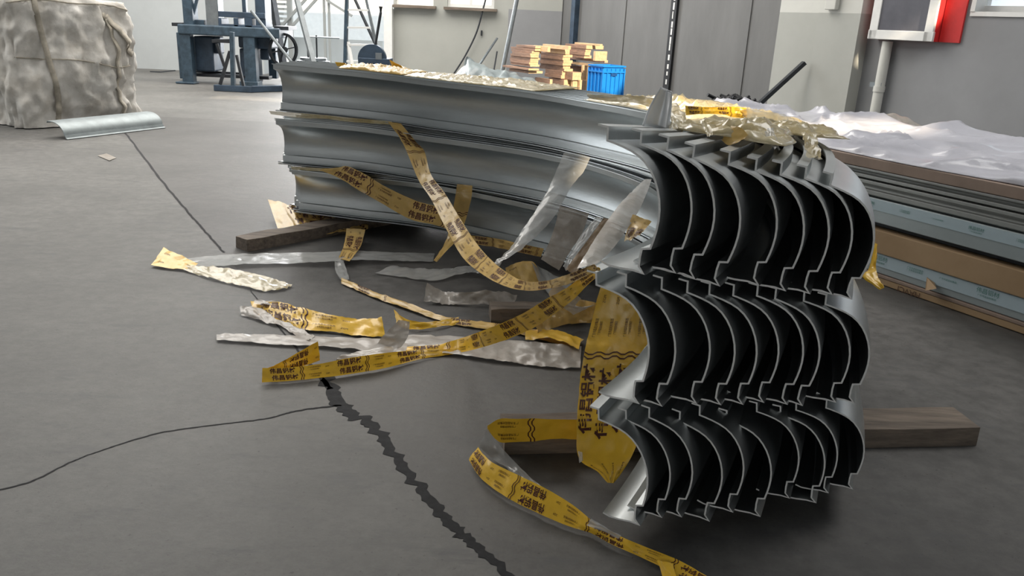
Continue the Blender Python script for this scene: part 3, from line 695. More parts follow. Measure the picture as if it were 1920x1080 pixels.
def bgroup(lst, label, grp, mat='board', dY=0.):
    n_ = len(lst)
    for k, q in enumerate(lst):
        q = list(q); q[2] += 1.2; q[3] -= 1.2
        lb_ = label if n_ == 1 else label+', '+ORD[k]+(' from the left' if n_ == 2 and grp != 'thick middle boards' else ' from the top')
        o = board(*q, dY=dY+rb.uniform(-.02, .02), mat=mat, label=lb_); o['group'] = GB if n_ == 1 else grp
rows_ = []
y = 160
for k in range(8):
    rows_.append((215+rb.uniform(-8, 40)*(k < 3)+rb.uniform(-6, 6), 475+rb.uniform(-18, 12)+(55-k*20 if k < 3 else 0), y, y+29, 95+rb.uniform(-10, 12))); y += 31
bgroup(rows_, 'thin reddish board in the left column of the board heap', 'boards in the left column')
bgroup([(110, 452, 432, 458, 110)], 'long thin board sticking out left at the foot of the heap', 'long boards at the foot', dY=-.1)
bgroup([(200, 450, 466, 500, 150)], 'board with a sunlit pale end, low in the left column', 'low boards')
bgroup([(300, 545, 124, 152, 150)], 'topmost board of the left column', 'top boards')
bgroup([(690, 1000, 122, 168, 20)], 'pale board on top of the heap, catching the sun', 'pale boards', 'boardlit', dY=-.15)
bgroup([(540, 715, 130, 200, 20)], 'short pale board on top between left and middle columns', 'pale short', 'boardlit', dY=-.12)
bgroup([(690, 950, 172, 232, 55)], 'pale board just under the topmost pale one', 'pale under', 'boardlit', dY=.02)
rows_ = []; y = 240
for k in range(6):
    rows_.append((640+rb.uniform(-8, 20), 935+rb.uniform(-12, 10), y, y+36, 85+rb.uniform(-10, 15))); y += 39
bgroup(rows_, 'reddish board in the middle column of the board heap', 'boards in the middle column')
bgroup([(710, 915, 470, 525, 70), (700, 900, 528, 572, 70)], 'thick board at the foot of the middle column', 'thick middle boards')
rows_ = [(1005, 1250, 112, 160, 190), (1015, 1240, 163, 205, 60), (1030, 1230, 208, 250, 60), (1030, 1220, 252, 290, 80)]
bgroup(rows_, 'dark reddish board in the upper right of the heap', 'boards in the upper right')
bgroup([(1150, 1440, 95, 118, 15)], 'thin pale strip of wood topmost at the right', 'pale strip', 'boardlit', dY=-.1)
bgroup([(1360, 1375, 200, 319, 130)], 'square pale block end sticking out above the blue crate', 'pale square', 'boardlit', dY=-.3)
bgroup([(1030, 1500, 318, 352, 40)], 'reddish board reaching out over the blue crate', 'reaching board', dY=-.12)
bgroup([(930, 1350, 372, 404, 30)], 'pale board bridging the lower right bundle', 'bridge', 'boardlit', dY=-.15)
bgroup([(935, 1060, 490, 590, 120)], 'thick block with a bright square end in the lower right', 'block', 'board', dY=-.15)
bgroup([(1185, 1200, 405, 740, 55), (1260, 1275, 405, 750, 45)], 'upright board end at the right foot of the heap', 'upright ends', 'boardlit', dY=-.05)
bgroup([(1015, 1190, 410, 480, 60)], 'dark board under the bridging board', 'under bridge', dY=.15)
bgroup([(560, 745, 585, 670, 15), (752, 940, 592, 700, 105)], 'wide board in the lowest layer of the heap', 'lowest boards', dY=-.05)
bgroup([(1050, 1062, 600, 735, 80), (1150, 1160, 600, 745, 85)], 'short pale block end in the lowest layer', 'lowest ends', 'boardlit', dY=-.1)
# base under the heap
q = atY(*zpx(700, 720), YW+.1)
c = q-e1*.35-e2*.15; zz = q[2]-.02
tag(MB().box((c[0]+.2, c[1], zz/2), (1.5, .45, zz), rz=WRZ).build('timber_pallet', MT['wood'], bevel=.01), 'low timber base under the board heap', 'pallet')
cr_ = empty('plastic_crate', (0, 0, 0), 0, 'bright blue plastic crate standing beside the board heap', 'crate')
Cc = atY(1172, 122, 12.3); wC = .40; dC = .34; zt_ = Cc[2]; hC = zt_-.02
cx = Cc-e1*0; e_f = -e2                                   # front face runs along -e2, faces e1
ctr = Cc+e2*wC/2*1.0-e1*dC/2
cr_.location = (ctr[0], ctr[1], 0); cr_.rotation_euler = (0, 0, WRZ)
mb = MB(); t_ = .012; lx, ly = dC, wC
for sx in (-1, 1): mb.box((sx*(lx/2-t_), 0, .02+hC/2), (t_, ly-.03, hC-.02))
for sy in (-1, 1): mb.box((0, sy*(ly/2-t_), .02+hC/2), (lx-.03, t_, hC-.02))
mb.box((0, 0, .03), (lx-.03, ly-.03, .02)); mb.build('body', MT['crate'], cr_, bevel=.003)
for z in (.98, .86, .30):
    mb = MB()
    for sx in (-1, 1): mb.box((sx*lx/2, 0, .01+hC*z), (.03, ly+.02, .022))
    for sy in (-1, 1): mb.box((0, sy*ly/2, .01+hC*z), (lx+.02, .03, .022))
    mb.build('rim', MT['crate'], cr_)
mb = MB()
for k in range(6):
    y_ = -ly/2+ly*k/5; mb.box((lx/2-.002, y_, hC*.5), (.022, .02, hC*.9)); mb.box((-lx/2+.002, y_, hC*.5), (.022, .02, hC*.9))
for k in range(5):
    x_ = -lx/2+lx*k/4
    for sy in (-1, 1): mb.box((x_, sy*ly/2, hC*.5), (.02, .022, hC*.9))
mb.build('ribs', MT['crate'], cr_)
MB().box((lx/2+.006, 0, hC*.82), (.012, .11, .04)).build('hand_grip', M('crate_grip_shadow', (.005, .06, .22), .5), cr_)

# ------------------------------------------------------------------ things on and against the right wall
q = wpt(1700, 76); zb_ = q[2]; s0_ = walong(1645, 70); s1_ = walong(1764, 74); dep_ = 1.0
bx = empty('wall_cabinet', tuple(WA+WD*s0_), WRZ, 'white framed dark box with red side mounted on the right wall', 'cabinet')
Lb = s1_-s0_
# the dark glazed face looks into the room, the red side faces the near end
def bpart(mb, name, m_, **k): return mb.build(name, m_, bx, **k)
oy = -1.0*np.sign(np.dot(WN, [-math.sin(WRZ), math.cos(WRZ), 0]))
sgn = float(np.sign(np.dot(WN[:2], [-math.sin(WRZ), math.cos(WRZ)])))
hB = 1.1; dB = .16
bpart(MB().box((Lb/2, sgn*dB/2, zb_+hB/2), (Lb-.02, dB, hB)), 'box', MT['red'])
o = MB(); fw = .11
o.box((Lb/2, sgn*(dB+.01), zb_+fw/2), (Lb+.02, .04, fw)); o.box((fw/2, sgn*(dB+.01), zb_+hB/2), (fw, .04, hB)); o.box((Lb-fw/2, sgn*(dB+.01), zb_+hB/2), (fw, .04, hB))
bpart(o, 'frame', MT['white'], bevel=.006)
bpart(MB().box((Lb/2, sgn*(dB+.004), zb_+hB/2+fw/2), (Lb-2*fw, .02, hB-fw)), 'glass_front', MT['glassdark'])
s2_ = walong(1802, 76)
bpart(MB().box((Lb+(s2_-s1_)/2, sgn*.02, zb_+hB/2), (s2_-s1_, .03, hB-.0)), 'red_panel', MT['red'])
# white pipe below it
a_ = wpt(1672, 78)+WN*.08; 
pp = empty('wall_pipe', (a_[0], a_[1], 0), 0, 'vertical white pipe on the right wall under the framed box', 'pipe')
MB().tube([(0, 0, 0), (0, 0, a_[2])], .062, 16).build('pipe', MT['wall_white'], pp, smooth=True)
MB().disc((0, 0, a_[2]*.52), (0, 0, 1), .07, .07, 18).build('coupling', MT['wall_white'], pp, smooth=True)
MB().box((-.03, .02, a_[2]*.56), (.16, .06, .06), rz=WRZ).build('bracket', MT['steel'], pp)
# fixture on pillar
q = wpt(1585, 8)+WN*.26; tag(MB().box((q[0], q[1], q[2]+.05), (.16, .08, .26), rz=WRZ).build('switch_box', MT['wall_white'], bevel=.01), 'small pale switch box on the warm grey pillar', 'box')
# dark bar leaning on the pillar
a_ = wpt(1531, 118)+WN*.25; b_ = wpt(1470, 225)+WN*.9
b_ = a_+(b_-a_)*((.0-a_[2])/(b_[2]-a_[2])); tag(MB().bar(a_, b_, .10, .05).build('dark_bar', MT['dark']), 'dark flat bar leaning diagonally against the grey pillar', 'bar')
# black tangled rubbish by the doors
q = atY(1372, 200, 9.5); rt = random.Random(9); mb = MB()
for k in range(60):
    c = np.array([q[0]+rt.uniform(-.27, .27), q[1]+rt.uniform(-.2, .2), 0]); hh = q[2]+.16*(1-((c[0]-q[0])/.33)**2)*rt.uniform(.3, 1.0)
    mb.tube([c+np.array([0, 0, max(0, hh-.4)]), c+np.array([rt.uniform(-.05, .05), 0, hh-.04]), c+np.array([rt.uniform(-.09, .09), rt.uniform(-.05, .05), hh])], [.05, .035, .02], 6)
mb.tube([(q[0], q[1], 0), (q[0], q[1], q[2]-.05)], .3, 14)
tag(mb.build('black_rubbish_heap', MT['black']), 'black tangled rubbish heap before the grey sliding doors', 'rubbish')
# ------------------------------------------------------------------ long stack of cartons and profiles at the right, under white foam sheet
B0 = atz(1632, 528); B1 = atz(1960, 643); SD = (B1-B0)/np.linalg.norm(B1-B0); SN = np.array([-SD[1], SD[0], 0]); SRZ = math.atan2(SD[1], SD[0])   # SN points away from the camera
if SN[0] < 0: SN = -SN
def stpt(px, py, d=0.): return atP(px, py, B0+SN*d, SN)
def salong(p): return float(np.dot(p-B0, SD))
SX0, SX1 = -2.35, 1.75
def zc(py, px=1780, d=0.): return float(stpt(px, py, d)[2])
def slab(name, z0, z1, d0, d1, mat, label, s0=SX0, s1=SX1, bevel=.004, cat='profile'):
    c = B0+SD*(s0+s1)/2+SN*(d0+d1)/2
    return tag(MB().box((c[0], c[1], (z0+z1)/2), (s1-s0, d1-d0, z1-z0), rz=SRZ).build(name, MT[mat], bevel=bevel), label, cat)
# picture heights of the layers, read along x = 1780
def layer_z(y700): return zc(y700, 1700)
zs = [layer_z(y) for y in (588, 578, 540, 516, 496, 446, 436, 388, 373, 332, 329, 308)]
z_floor = .0
slab('long_carton', .004, layer_z(538), .0, .42, 'carton', 'lower long brown carton on the floor under the labelled profile', cat='carton')
slab('carton_edge_strip', layer_z(538)+.001, layer_z(531), -.004, .4, 'ply', 'thin brown board lying on the lower long carton', cat='board')
lb = slab('wrapped_profile', layer_z(530), layer_z(491), .004, .4, 'wrap', 'narrow pale blue profile with printed labels between the two brown cartons')
slab('long_carton', layer_z(490), layer_z(446), -.012, .42, 'carton', 'upper long brown carton above the narrow labelled profile', s0=SX0+.1, cat='carton')
slab('gap_shade_strip', layer_z(445), layer_z(434), .06, .4, 'dark', 'added dark strip for the shade of the open gap between the upper carton and wide pale profile', cat='board')  # dark strip added to paint the shade of an open gap
lt = slab('wrapped_profile', layer_z(433), layer_z(386), .0, .4, 'wrap', 'wide pale wrapped profile with printed film above the upper carton')
def moulding(name, z0, z1, label):
    h_ = z1-z0; secs = [(.02, 0), (.0, .12*h_), (.0, .40*h_), (.016, .46*h_), (.020, .60*h_), (.006, .66*h_), (-.006, .8*h_), (-.006, h_), (.4, h_), (.4, 0)]
    vs = []; 
    for s in (SX0, SX1):
        for d, z in secs: q = B0+SD*s+SN*d; vs.append((q[0], q[1], z0+z))
    n = len(secs); fs = [(i, (i+1) % n, n+(i+1) % n, n+i) for i in range(n)]+[tuple(range(n-1, -1, -1)), tuple(range(n, 2*n))]
    return tag(MB().add(vs, fs).build(name, MT['greyprof'], bevel=.002), label, 'profile')
moulding('grey_moulding', layer_z(385), layer_z(354), 'lower dull grey moulded profile above the wide wrapped one')
moulding('grey_moulding', layer_z(353), layer_z(331), 'upper dull grey moulded profile just under the brown board')
zt = layer_z(309)
slab('cover_board', layer_z(330), zt, -.01, 1.12, 'ply', 'brown board covering the right stack under the white foam sheet', cat='board')
slab('stack_support', .004, layer_z(331), .5, 1.05, 'ply', 'brown crate base behind the cartons under the cover board', cat='crate')
# carton tape, torn flap and lettering
def on_face(mb, s, z, lw, hh, d=-.002, mi=0):
    c = B0+SD*s+SN*d; return mb.box((c[0], c[1], z), (lw, .003, hh), rz=SRZ, mi=mi)
def gl_text(txt, size, off=0.):
    cu = bpy.data.curves.new('t', 'FONT'); cu.body = txt; cu.size = size; cu.offset = off; cu.resolution_u = 2; cu.align_x = 'CENTER'; cu.align_y = 'CENTER'
    ob = bpy.data.objects.new('t', cu); COL.objects.link(ob); dg = bpy.context.evaluated_depsgraph_get(); me = bpy.data.meshes.new_from_object(ob.evaluated_get(dg))
    v = np.array([(q.co.x, q.co.y) for q in me.vertices]); f = [tuple(p_.vertices) for p_ in me.polygons]
    bpy.data.objects.remove(ob); bpy.data.curves.remove(cu); bpy.data.meshes.remove(me); return v, f
def strip_print(parent, zlo, zhi, mat, d, seed, cells, film):
    """printed label film along a profile: small text rows and a line of bigger characters"""
    hh = zhi-zlo; mb = film; v, f = gl_text('伟昌铝材', hh*.42); v2, f2 = gl_text('广东伟昌铝材集团', hh*.17)
    for s in cells:
        for (vv, ff, ds, dz_) in ((v, f, 0, hh*.12), (v2, f2, .0, -hh*.22), (v2, f2, .22, hh*.15), (v2, f2, .22, -.02*hh), (v2, f2, -.20, hh*.1)):
            P3 = [B0+SD*(s+ds+a)+SN*d+np.array([0, 0, (zlo+zhi)/2+dz_+b]) for a, b in vv]
            mb.add(P3, ff, 1)
    return mb.build('label_film', [MT['labelblue'], mat], parent)
z_a, z_b = layer_z(530), layer_z(491)
o = MB(); c = B0+SD*(SX0+SX1)/2+SN*.001; o.box((c[0], c[1], z_a+(z_b-z_a)*.66), (SX1-SX0, .004, (z_b-z_a)*.62), rz=SRZ)
strip_print(lb, z_a+(z_b-z_a)*.36, z_b, MT['labelgreen'], -.0035, 1, [.02, .62, 1.22], o)
z_a, z_b = layer_z(433), layer_z(386)
o = MB(); c = B0+SD*(SX0+SX1)/2+SN*-.002; o.box((c[0], c[1], z_a+(z_b-z_a)*.74), (SX1-SX0, .004, (z_b-z_a)*.44), rz=SRZ)
strip_print(lt, z_a+(z_b-z_a)*.54, z_b-.01, MT['labelgreen'], -.0065, 1, [-.1, .5, 1.1], o)
cart = [o_ for o_ in bpy.data.objects if o_.name.startswith('long_carton')]
inkd = M('carton_print', (.10, .05, .03), .7)
z_a, z_b = .004, layer_z(538)
v, f = gl_text('HAVCI', .045)
vv = [B0+SD*(.23-a)+SN*-.003+np.array([0, 0, z_a+(z_b-z_a)*.35-b]) for a, b in v]     # the carton lies upside down
MB().add(vv, f).build('carton_print', inkd, cart[0], smooth='open')
o = MB(); q = stpt(1738, 520, -.006); q2 = stpt(1756, 541, -.05); q3 = stpt(1735, 545, -.045); o.poly([q, stpt(1752, 530, -.006), q2, q3], SN, .003); o.build('torn_flap', MT['carton'], cart[0])
MT['tape'] = M('brown_packing_tape', (.22, .14, .07), .3, coat=.4)
o = MB(); on_face(o, 1.02, (z_a+z_b)/2, .16, (z_b-z_a)*.98); o.build('packing_tape', MT['tape'], cart[0])
z_c, z_d = layer_z(490), layer_z(446)
o = MB(); on_face(o, 1.32, (z_c+z_d)/2, .14, (z_d-z_c)*.97, d=-.014); o.build('packing_tape', MT['tape'], cart[1])
# foam sheet on top
def foam():
    nu, nv = 230, 60; rs = random.Random(2)
    sk = [(1478, 212), (1520, 213), (1560, 222), (1600, 226), (1650, 230), (1700, 240), (1735, 252), (1765, 243), (1800, 248), (1850, 262), (1920, 266), (1990, 272)]
    far = [stpt(x, y, 1.0) for x, y in sk]; ss = np.array([salong(q) for q in far]); hh = np.array([q[2] for q in far])
    sA = SX0+.08; sB = SX1-.02
    def f(u, v):
        s = sA+(sB-sA)*u
        d = -.02+1.12*v
        hb_ = np.interp(s, ss, hh) if s > ss[0] else hh[0]
        edge = .5+.5*math.sin(s*5.2+1)
        if v < .04: d = -.03+.03*edge
        w_ = max(0., min(1., (v-.25)/.75)); base = zt+.008+(hb_-zt-.008)*w_**1.2
        p3 = Vector((s*1.6, d*3.4, .3)); f1 = noise.noise(p3); p4 = Vector((s*2.0+f1*.8, d*4+f1*1.5, 1.7)); ridge = 1-abs(noise.noise(p4))*2.6
        z = base+(.035*(f1+.35)+.045*max(0, ridge)**2+.008*noise.noise(Vector((s*9, d*14, 0))))*min(1, .25+v*5)
        z = max(z, zt+.004)
        if v < .06:
            over = (.06-v)/.06; d = .02-.03*over*edge; z = max(zt+.004, z*(1-over)+(zt+.004)*over)
        q = B0+SD*s+SN*d; return (q[0], q[1], z)
    return tag(MB().grid(nu, nv, f).build('foam_sheet', MT['net'], smooth='open', solid=.003), 'crumpled white translucent foam sheet spread over the right stack', 'plastic sheet')
foam()
heap([(1590, 240), (1610, 222), (1650, 212), (1690, 216), (1725, 234)], 7.4, 'film_roll', 'clear film bundle lying behind the white foam sheet by the pipe', 'film', 'dusty', dep=.35, seed=8, amp=.05)

# ------------------------------------------------------------------ strips of protective film
GT, GF = gl_text('伟昌铝材', 1.0, .022); GT2, GF2 = gl_text('广东伟昌铝材集团', 1.0, .0)
GT3, GF3 = gl_text('ZGM', 1.0, .0)
GW = GT[:, 0].max()-GT[:, 0].min()
RIBG = {}
def pxof(p):
    q = np.asarray(p)-np.array([0, 0, HC]); z = q@_fwd; return np.array([q@_R/z, -(q@_U)/z])
def stations_to_world(st):
    A_ = []; B_ = []
    for q in st:
        ax, ay, bx_, by = q[:4]; dep_ = q[4]
        if dep_ == 'f':
            za = q[5] if len(q) > 5 else .008; zb_ = q[6] if len(q) > 6 else za
            A_.append(atz(ax, ay, za)); B_.append(atz(bx_, by, zb_))
        elif dep_ == 's':
            zb_ = q[5] if len(q) > 5 else .006; b = atz(bx_, by, zb_); B_.append(b); A_.append(atY(ax, ay, b[1]+.02+(q[6] if len(q) > 6 else 0)))
        elif isinstance(dep_, tuple): A_.append(atY(ax, ay, dep_[0])); B_.append(atY(bx_, by, dep_[1]))
        else: A_.append(atY(ax, ay, dep_)); B_.append(atY(bx_, by, dep_))
    return np.array(A_), np.array(B_)
def ribbon(st, mat, label, name='film_strip', cat='film strip', group=None, text=False, nv=9, crk=.006, seed=0, rows=2, rev=False, per=4.6, start=.3, bow=0., torn=.0, parent=None, zmin=.003, flipv=False, small=True, sx=1.15, cfrac=None):
    A_, B_ = stations_to_world(st); nn_ = 10
    A_ = cr(A_, nn_); B_ = cr(B_, nn_); N_ = len(A_)
    mid = (A_+B_)/2; S_ = np.r_[0, np.cumsum(np.linalg.norm(np.diff(mid, axis=0), axis=1))]; W_ = float(np.median(np.linalg.norm(A_-B_, axis=1)))
    im0 = pxof(mid[N_//2]); ims = pxof(mid[min(N_//2+2, N_-1)])-im0; imv = pxof(B_[N_//2])-pxof(A_[N_//2]); crs = 1 if ims[0]*imv[1]-ims[1]*imv[0] > 0 else -1
    camp = np.array([0, 0, HC]); G = np.zeros((N_, nv, 3)); rs = random.Random(seed)
    for i in range(N_):
        t = mid[min(i+1, N_-1)]-mid[max(i-1, 0)]; t = t/(np.linalg.norm(t)+1e-9); wv = B_[i]-A_[i]; nrm = np.cross(t, wv/(np.linalg.norm(wv)+1e-9)); nrm /= (np.linalg.norm(nrm)+1e-9)
        if np.dot(nrm, camp-mid[i]) < 0: nrm = -nrm
        for j in range(nv):
            v = j/(nv-1); q = A_[i]*(1-v)+B_[i]*v
            if torn and i in (0, N_-1): q = q+t*rs.uniform(-torn, torn)
            p3 = Vector((S_[i]*22+seed*3.1, v*2.2*max(1, W_/.08), seed))
            fold = noise.noise(p3)+.5*noise.noise(p3*2.7); q = q+nrm*(fold*crk+bow*math.sin(math.pi*v)*(W_))
            if q[2] < zmin: q[2] = zmin+.0005*j
            G[i, j] = q
    mb = MB(); mb.add(G.reshape(-1, 3), [(i*nv+j, (i+1)*nv+j, (i+1)*nv+j+1, i*nv+j+1) for i in range(N_-1) for j in range(nv-1)])
    def surf(s, v):
        fi = np.interp(s, S_, np.arange(N_)); i = int(min(fi, N_-2)); a = fi-i; fj = min(max(v, 0), 1)*(nv-1); j = int(min(fj, nv-2)); b = fj-j
        p = (G[i, j]*(1-a)+G[i+1, j]*a)*(1-b)+(G[i, j+1]*(1-a)+G[i+1, j+1]*a)*b
        nr = np.cross(G[i+1, j]-G[i, j], G[i, j+1]-G[i, j]); nr = nr/(np.linalg.norm(nr)+1e-9)
        if np.dot(nr, camp-p) < 0: nr = -nr
        return p+nr*.0012
    mats = [MT[mat]]
    if text:
        mats.append(MT['ink']); L_ = S_[-1]; P_ = W_*per
        sg = -1 if rev else 1; sv = sg*crs
        def put(vv, ff, s0, v0, size, sx=1.):
            pts = []; 
            for a, b in vv:
                s = s0+sg*a*size*sx; v = v0-sv*b*size/W_
                if not (.0 < s < L_): return
                pts.append(surf(s, min(max(v, .02), .98)))
            mb.add(pts, ff, 1)
        s0 = start*P_
        if cfrac is not None:
            s0 = cfrac*L_
            while s0 > P_*.2: s0 -= P_
        rowv = [(k+.5)/rows for k in range(rows)]; sz = W_/rows*.80
        while s0 < L_+P_:
            for k, v0 in enumerate(rowv):
                put(GT, GF, s0+(k % 2)*sz*.35, v0, sz, sx)
                if small:
                    put(GT2, GF2, s0+sg*.47*P_, v0-.10*1.6/rows, sz*.30, .95); put(GT2, GF2, s0+sg*.47*P_, v0+.09*1.6/rows, sz*.26, .8)
                    put(GT3, GF3, s0-sg*.34*P_, v0, sz*.32)
            # chevron zigzag across the strip
            for off in (.25, .25+.16/per/rows*2):
                zc_ = s0+sg*off*P_; M_ = rows*4
                for m_ in range(M_):
                    va, vb_ = m_/M_, (m_+1)/M_
                    za_ = zc_+(W_*.10/rows*2 if (m_ % 4) in (1, 2) else 0); zb2 = zc_+(W_*.10/rows*2 if ((m_+1) % 4) in (1, 2) else 0); th = W_*.11/rows
                    if 0 < min(za_, zb2) and max(za_, zb2)+th < L_:
                        mb.add([surf(za_, va), surf(za_+th, va), surf(zb2+th, vb_), surf(zb2, vb_)], [(0, 1, 2, 3)], 1)
            s0 += P_
    o = mb.build(name, mats, parent, smooth='open')
    if parent is None: tag(o, label, cat, group)
    return o
Y_ = 'yellow_tape_strip'
# --- hanging strips
ribbon([(727, 228, 752, 232, 4.42), (748, 256, 782, 268, 4.38), (762, 283, 796, 284, 4.3), (785, 338, 808, 327, 4.15), (808, 373, 834, 362, 4.0), (836, 428, 863, 410, 3.75), (867, 482, 894, 457, 3.45), (904, 514, 926, 492, 3.1), (945, 536, 962, 518, 2.75), (988, 545, 990, 528, 2.4), (1030, 541, 1026, 526, 2.1), (1065, 533, 1057, 517, 1.9), (1092, 521, 1084, 507, 1.78), (1122, 506, 1114, 495, 1.70)],
       'amber', 'long yellow printed strip hanging in a loop from top row to the near ends', Y_, text=True, seed=1, per=5.6, crk=.004)
ribbon([(598, 318, 634, 314, 4.5), (636, 334, 652, 312, 4.47), (670, 355, 683, 326, 4.42), (717, 382, 727, 352, 4.38), (769, 411, 779, 376, 4.32), (812, 421, 820, 388, 4.25), (850, 432, 850, 405, 4.2)],
       'amber', 'yellow printed strip slanting from under the middle row to the crossing', Y_, text=True, seed=2, per=5.)
ribbon([(857, 345, 886, 348, 4.22), (852, 377, 882, 380, 4.2), (838, 446, 862, 440, 4.1), (813, 489, 819, 491, 3.9)], 'amber', 'short yellow printed strip hanging behind the strip crossing', Y_, text=True, seed=3, per=5., start=.12)
ribbon([(1057, 287, 1107, 295, 3.68), (1044, 318, 1094, 322, 3.62), (1022, 366, 1070, 352, 3.55), (987, 420, 1038, 408, 3.45), (952, 471, 991, 455, 3.35), (922, 500, 948, 486, 3.25), (893, 512, 905, 500, 3.15)],
       'clear', 'milky clear strip hanging diagonally from the middle row', seed=4, crk=.007, bow=.12)
ribbon([(703, 512, 736, 497, 'f', .01), (760, 520, 780, 503, 'f', .01), (815, 526, 820, 504, 'f', .012), (860, 514, 862, 500, 'f', .02), (898, 510, 893, 497, 'f', .03)], 'clear', 'flat pale pointed strip end on the dark floor below the crossing', seed=5)
ribbon([(1206, 338, 1222, 336, 3.3), (1192, 352, 1215, 356, 3.1), (1160, 385, 1196, 398, 2.7), (1120, 441, 1158, 455, 2.3), (1096, 480, 1130, 486, 2.05), (1082, 503, 1110, 503, 1.95)], 'dusty', 'narrow dusty clear strip rising to a point beside the near ends', seed=6, bow=.10, crk=.005)
ribbon([(1050, 386, 1104, 400, 3.45), (1040, 425, 1092, 436, 3.4), (1028, 458, 1070, 470, 3.35), (1014, 486, 1048, 507, 3.3)], 'dusty', 'wide dusty brown film band hanging from the bottom row', seed=7, crk=.008)
ribbon([(1118, 406, 1132, 408, 3.2), (1090, 440, 1108, 444, 3.1), (1072, 470, 1082, 476, 3.0), (1055, 500, 1062, 508, 2.9)], 'clear', 'thin clear edge strip beside the dusty brown band', seed=8)
MT['rust'] = M('dirty_brown_film', (.20, .12, .055), .45, second=(.34, .24, .14), scale=14, bump=.4, bscale=30)
ribbon([(1132, 408, 1148, 412, 3.1), (1108, 442, 1128, 450, 3.0), (1083, 475, 1100, 484, 2.9), (1060, 506, 1078, 515, 2.8)], 'rust', 'dirty brown film strip beside the rising clear strip', seed=9)
ribbon([(1186, 402, 1222, 415, 2.6), (1176, 430, 1208, 432, 2.5), (1170, 452, 1185, 450, 2.4)], 'amber', 'yellow printed scrap poking out behind the near ends', Y_, text=True, seed=10, per=5., start=.5)
ribbon([(878, 441, 880, 456, 3.95), (930, 447, 930, 464, 3.85), (980, 458, 978, 474, 3.75), (1020, 466, 1014, 482, 3.7)], 'amber', 'yellow strip along the foot of the bottom row', Y_, text=True, seed=11, per=6)
ribbon([(948, 502, 950, 532, 'f', .06, .01), (970, 492, 975, 533, 'f', .08, .01), (996, 490, 1000, 534, 'f', .09, .01), (1010, 505, 1014, 532, 'f', .06, .01)], 'amber', 'curled yellow printed piece on the floor inside the loop', Y_, text=True, seed=12, per=4.2, start=.4)
ribbon([(996, 490, 1012, 533, 'f', .09, .03), (1020, 505, 1030, 552, 'f', .05, .01), (1048, 520, 1050, 568, 'f', .03, .01), (1085, 538, 1070, 580, 'f', .02, .01)], 'clear', 'clear film piece beside the curled yellow piece', seed=13)
ribbon([(1122, 500, 1128, 513, 1.74), (1090, 520, 1102, 534, 1.86), (1060, 541, 1077, 560, 1.95), (1022, 562, 1046, 584, 2.1), (985, 585, 1012, 608, 2.25), (950, 602, 972, 628, 2.4), (910, 618, 925, 645, 2.52), (865, 634, 868, 660, 'f', .06, .02), (820, 646, 820, 665, 'f', .03, .01), (760, 650, 760, 666, 'f', .02, .01), (720, 650, 722, 664, 'f', .02)],
       'yellow', 'bright yellow printed strip sweeping from near ends down to the floor', Y_, text=True, seed=14, per=6.2, rev=True, crk=.004, flipv=True)
# --- strips on the floor at left
ribbon([(307, 464, 283, 497, 'f', .05, .012), (335, 477, 312, 502, 'f', .04, .012), (372, 494, 358, 506, 'f', .02, .012)], 'yellow', 'bright yellow folded strip end, farthest left on the floor', Y_, text=True, seed=15, per=4.5, start=.42)
ribbon([(352, 497, 344, 506, 'f', .02, .01), (400, 500, 400, 523, 'f', .03, .01), (450, 507, 450, 535, 'f', .03, .01), (505, 520, 498, 545, 'f', .02, .01), (550, 534, 535, 541, 'f', .01)], 'gold', 'crinkled shiny yellowish film strip, leftmost on the floor', seed=16, crk=.010)
ribbon([(345, 486, 365, 500, 'f', .01), (400, 479, 410, 499, 'f', .015), (455, 476, 458, 495, 'f', .02), (530, 474, 532, 494, 'f', .015), (620, 472, 624, 490, 'f', .03), (660, 470, 664, 487, 'f', .03), (740, 473, 742, 489, 'f', .015), (815, 475, 812, 490, 'f', .01)], 'clear', 'long straight pale clear strip lying across the upper floor area', seed=17, crk=.005)
ribbon([(502, 373, 526, 444, 'f', .11, .01), (540, 383, 560, 442, 'f', .10, .02), (575, 398, 585, 440, 'f', .08, .02), (610, 402, 615, 438, 'f', .07, .02), (650, 408, 650, 434, 'f', .06, .02), (690, 414, 690, 428, 'f', .03)], 'amber', 'crumpled yellow printed film at the far left end of the pile', Y_, text=True, seed=18, crk=.016, per=3.4, rows=3)
ribbon([(650, 428, 685, 430, 'f', .075), (645, 458, 676, 462, 'f', .05), (634, 486, 655, 490, 'f', .03)], 'amber', 'short yellow strip lying over the far timber beam', Y_, text=True, seed=19, per=4.2, start=.5)
ribbon([(627, 487, 643, 487, 'f', .03), (630, 510, 650, 507, 'f', .02), (645, 532, 655, 523, 'f', .01)], 'clear', 'small twisted white strip end below the yellow one', seed=20, crk=.01)
ribbon([(640, 520, 640, 531, 'f', .02, .01), (700, 546, 698, 556, 'f', .02, .01), (760, 566, 757, 577, 'f', .02, .01), (830, 592, 826, 601, 'f', .02, .01), (880, 600, 878, 612, 'f', .02, .01), (960, 610, 958, 622, 'f', .02, .01), (1030, 622, 1024, 640, 'f', .02, .01), (1095, 636, 1080, 652, 'f', .02, .01)], 'amber', 'narrow twisted brownish yellow strip running diagonally over the floor', Y_, text=True, seed=21, crk=.006, per=12)
ribbon([(738, 580, 744, 608, 'f', .05, .01), (762, 598, 765, 617, 'f', .04, .01), (800, 604, 800, 616, 'f', .03, .01), (860, 595, 860, 607, 'f', .02, .01)], 'yellow', 'small yellow curled strip tip on the floor', Y_, seed=22, crk=.01)
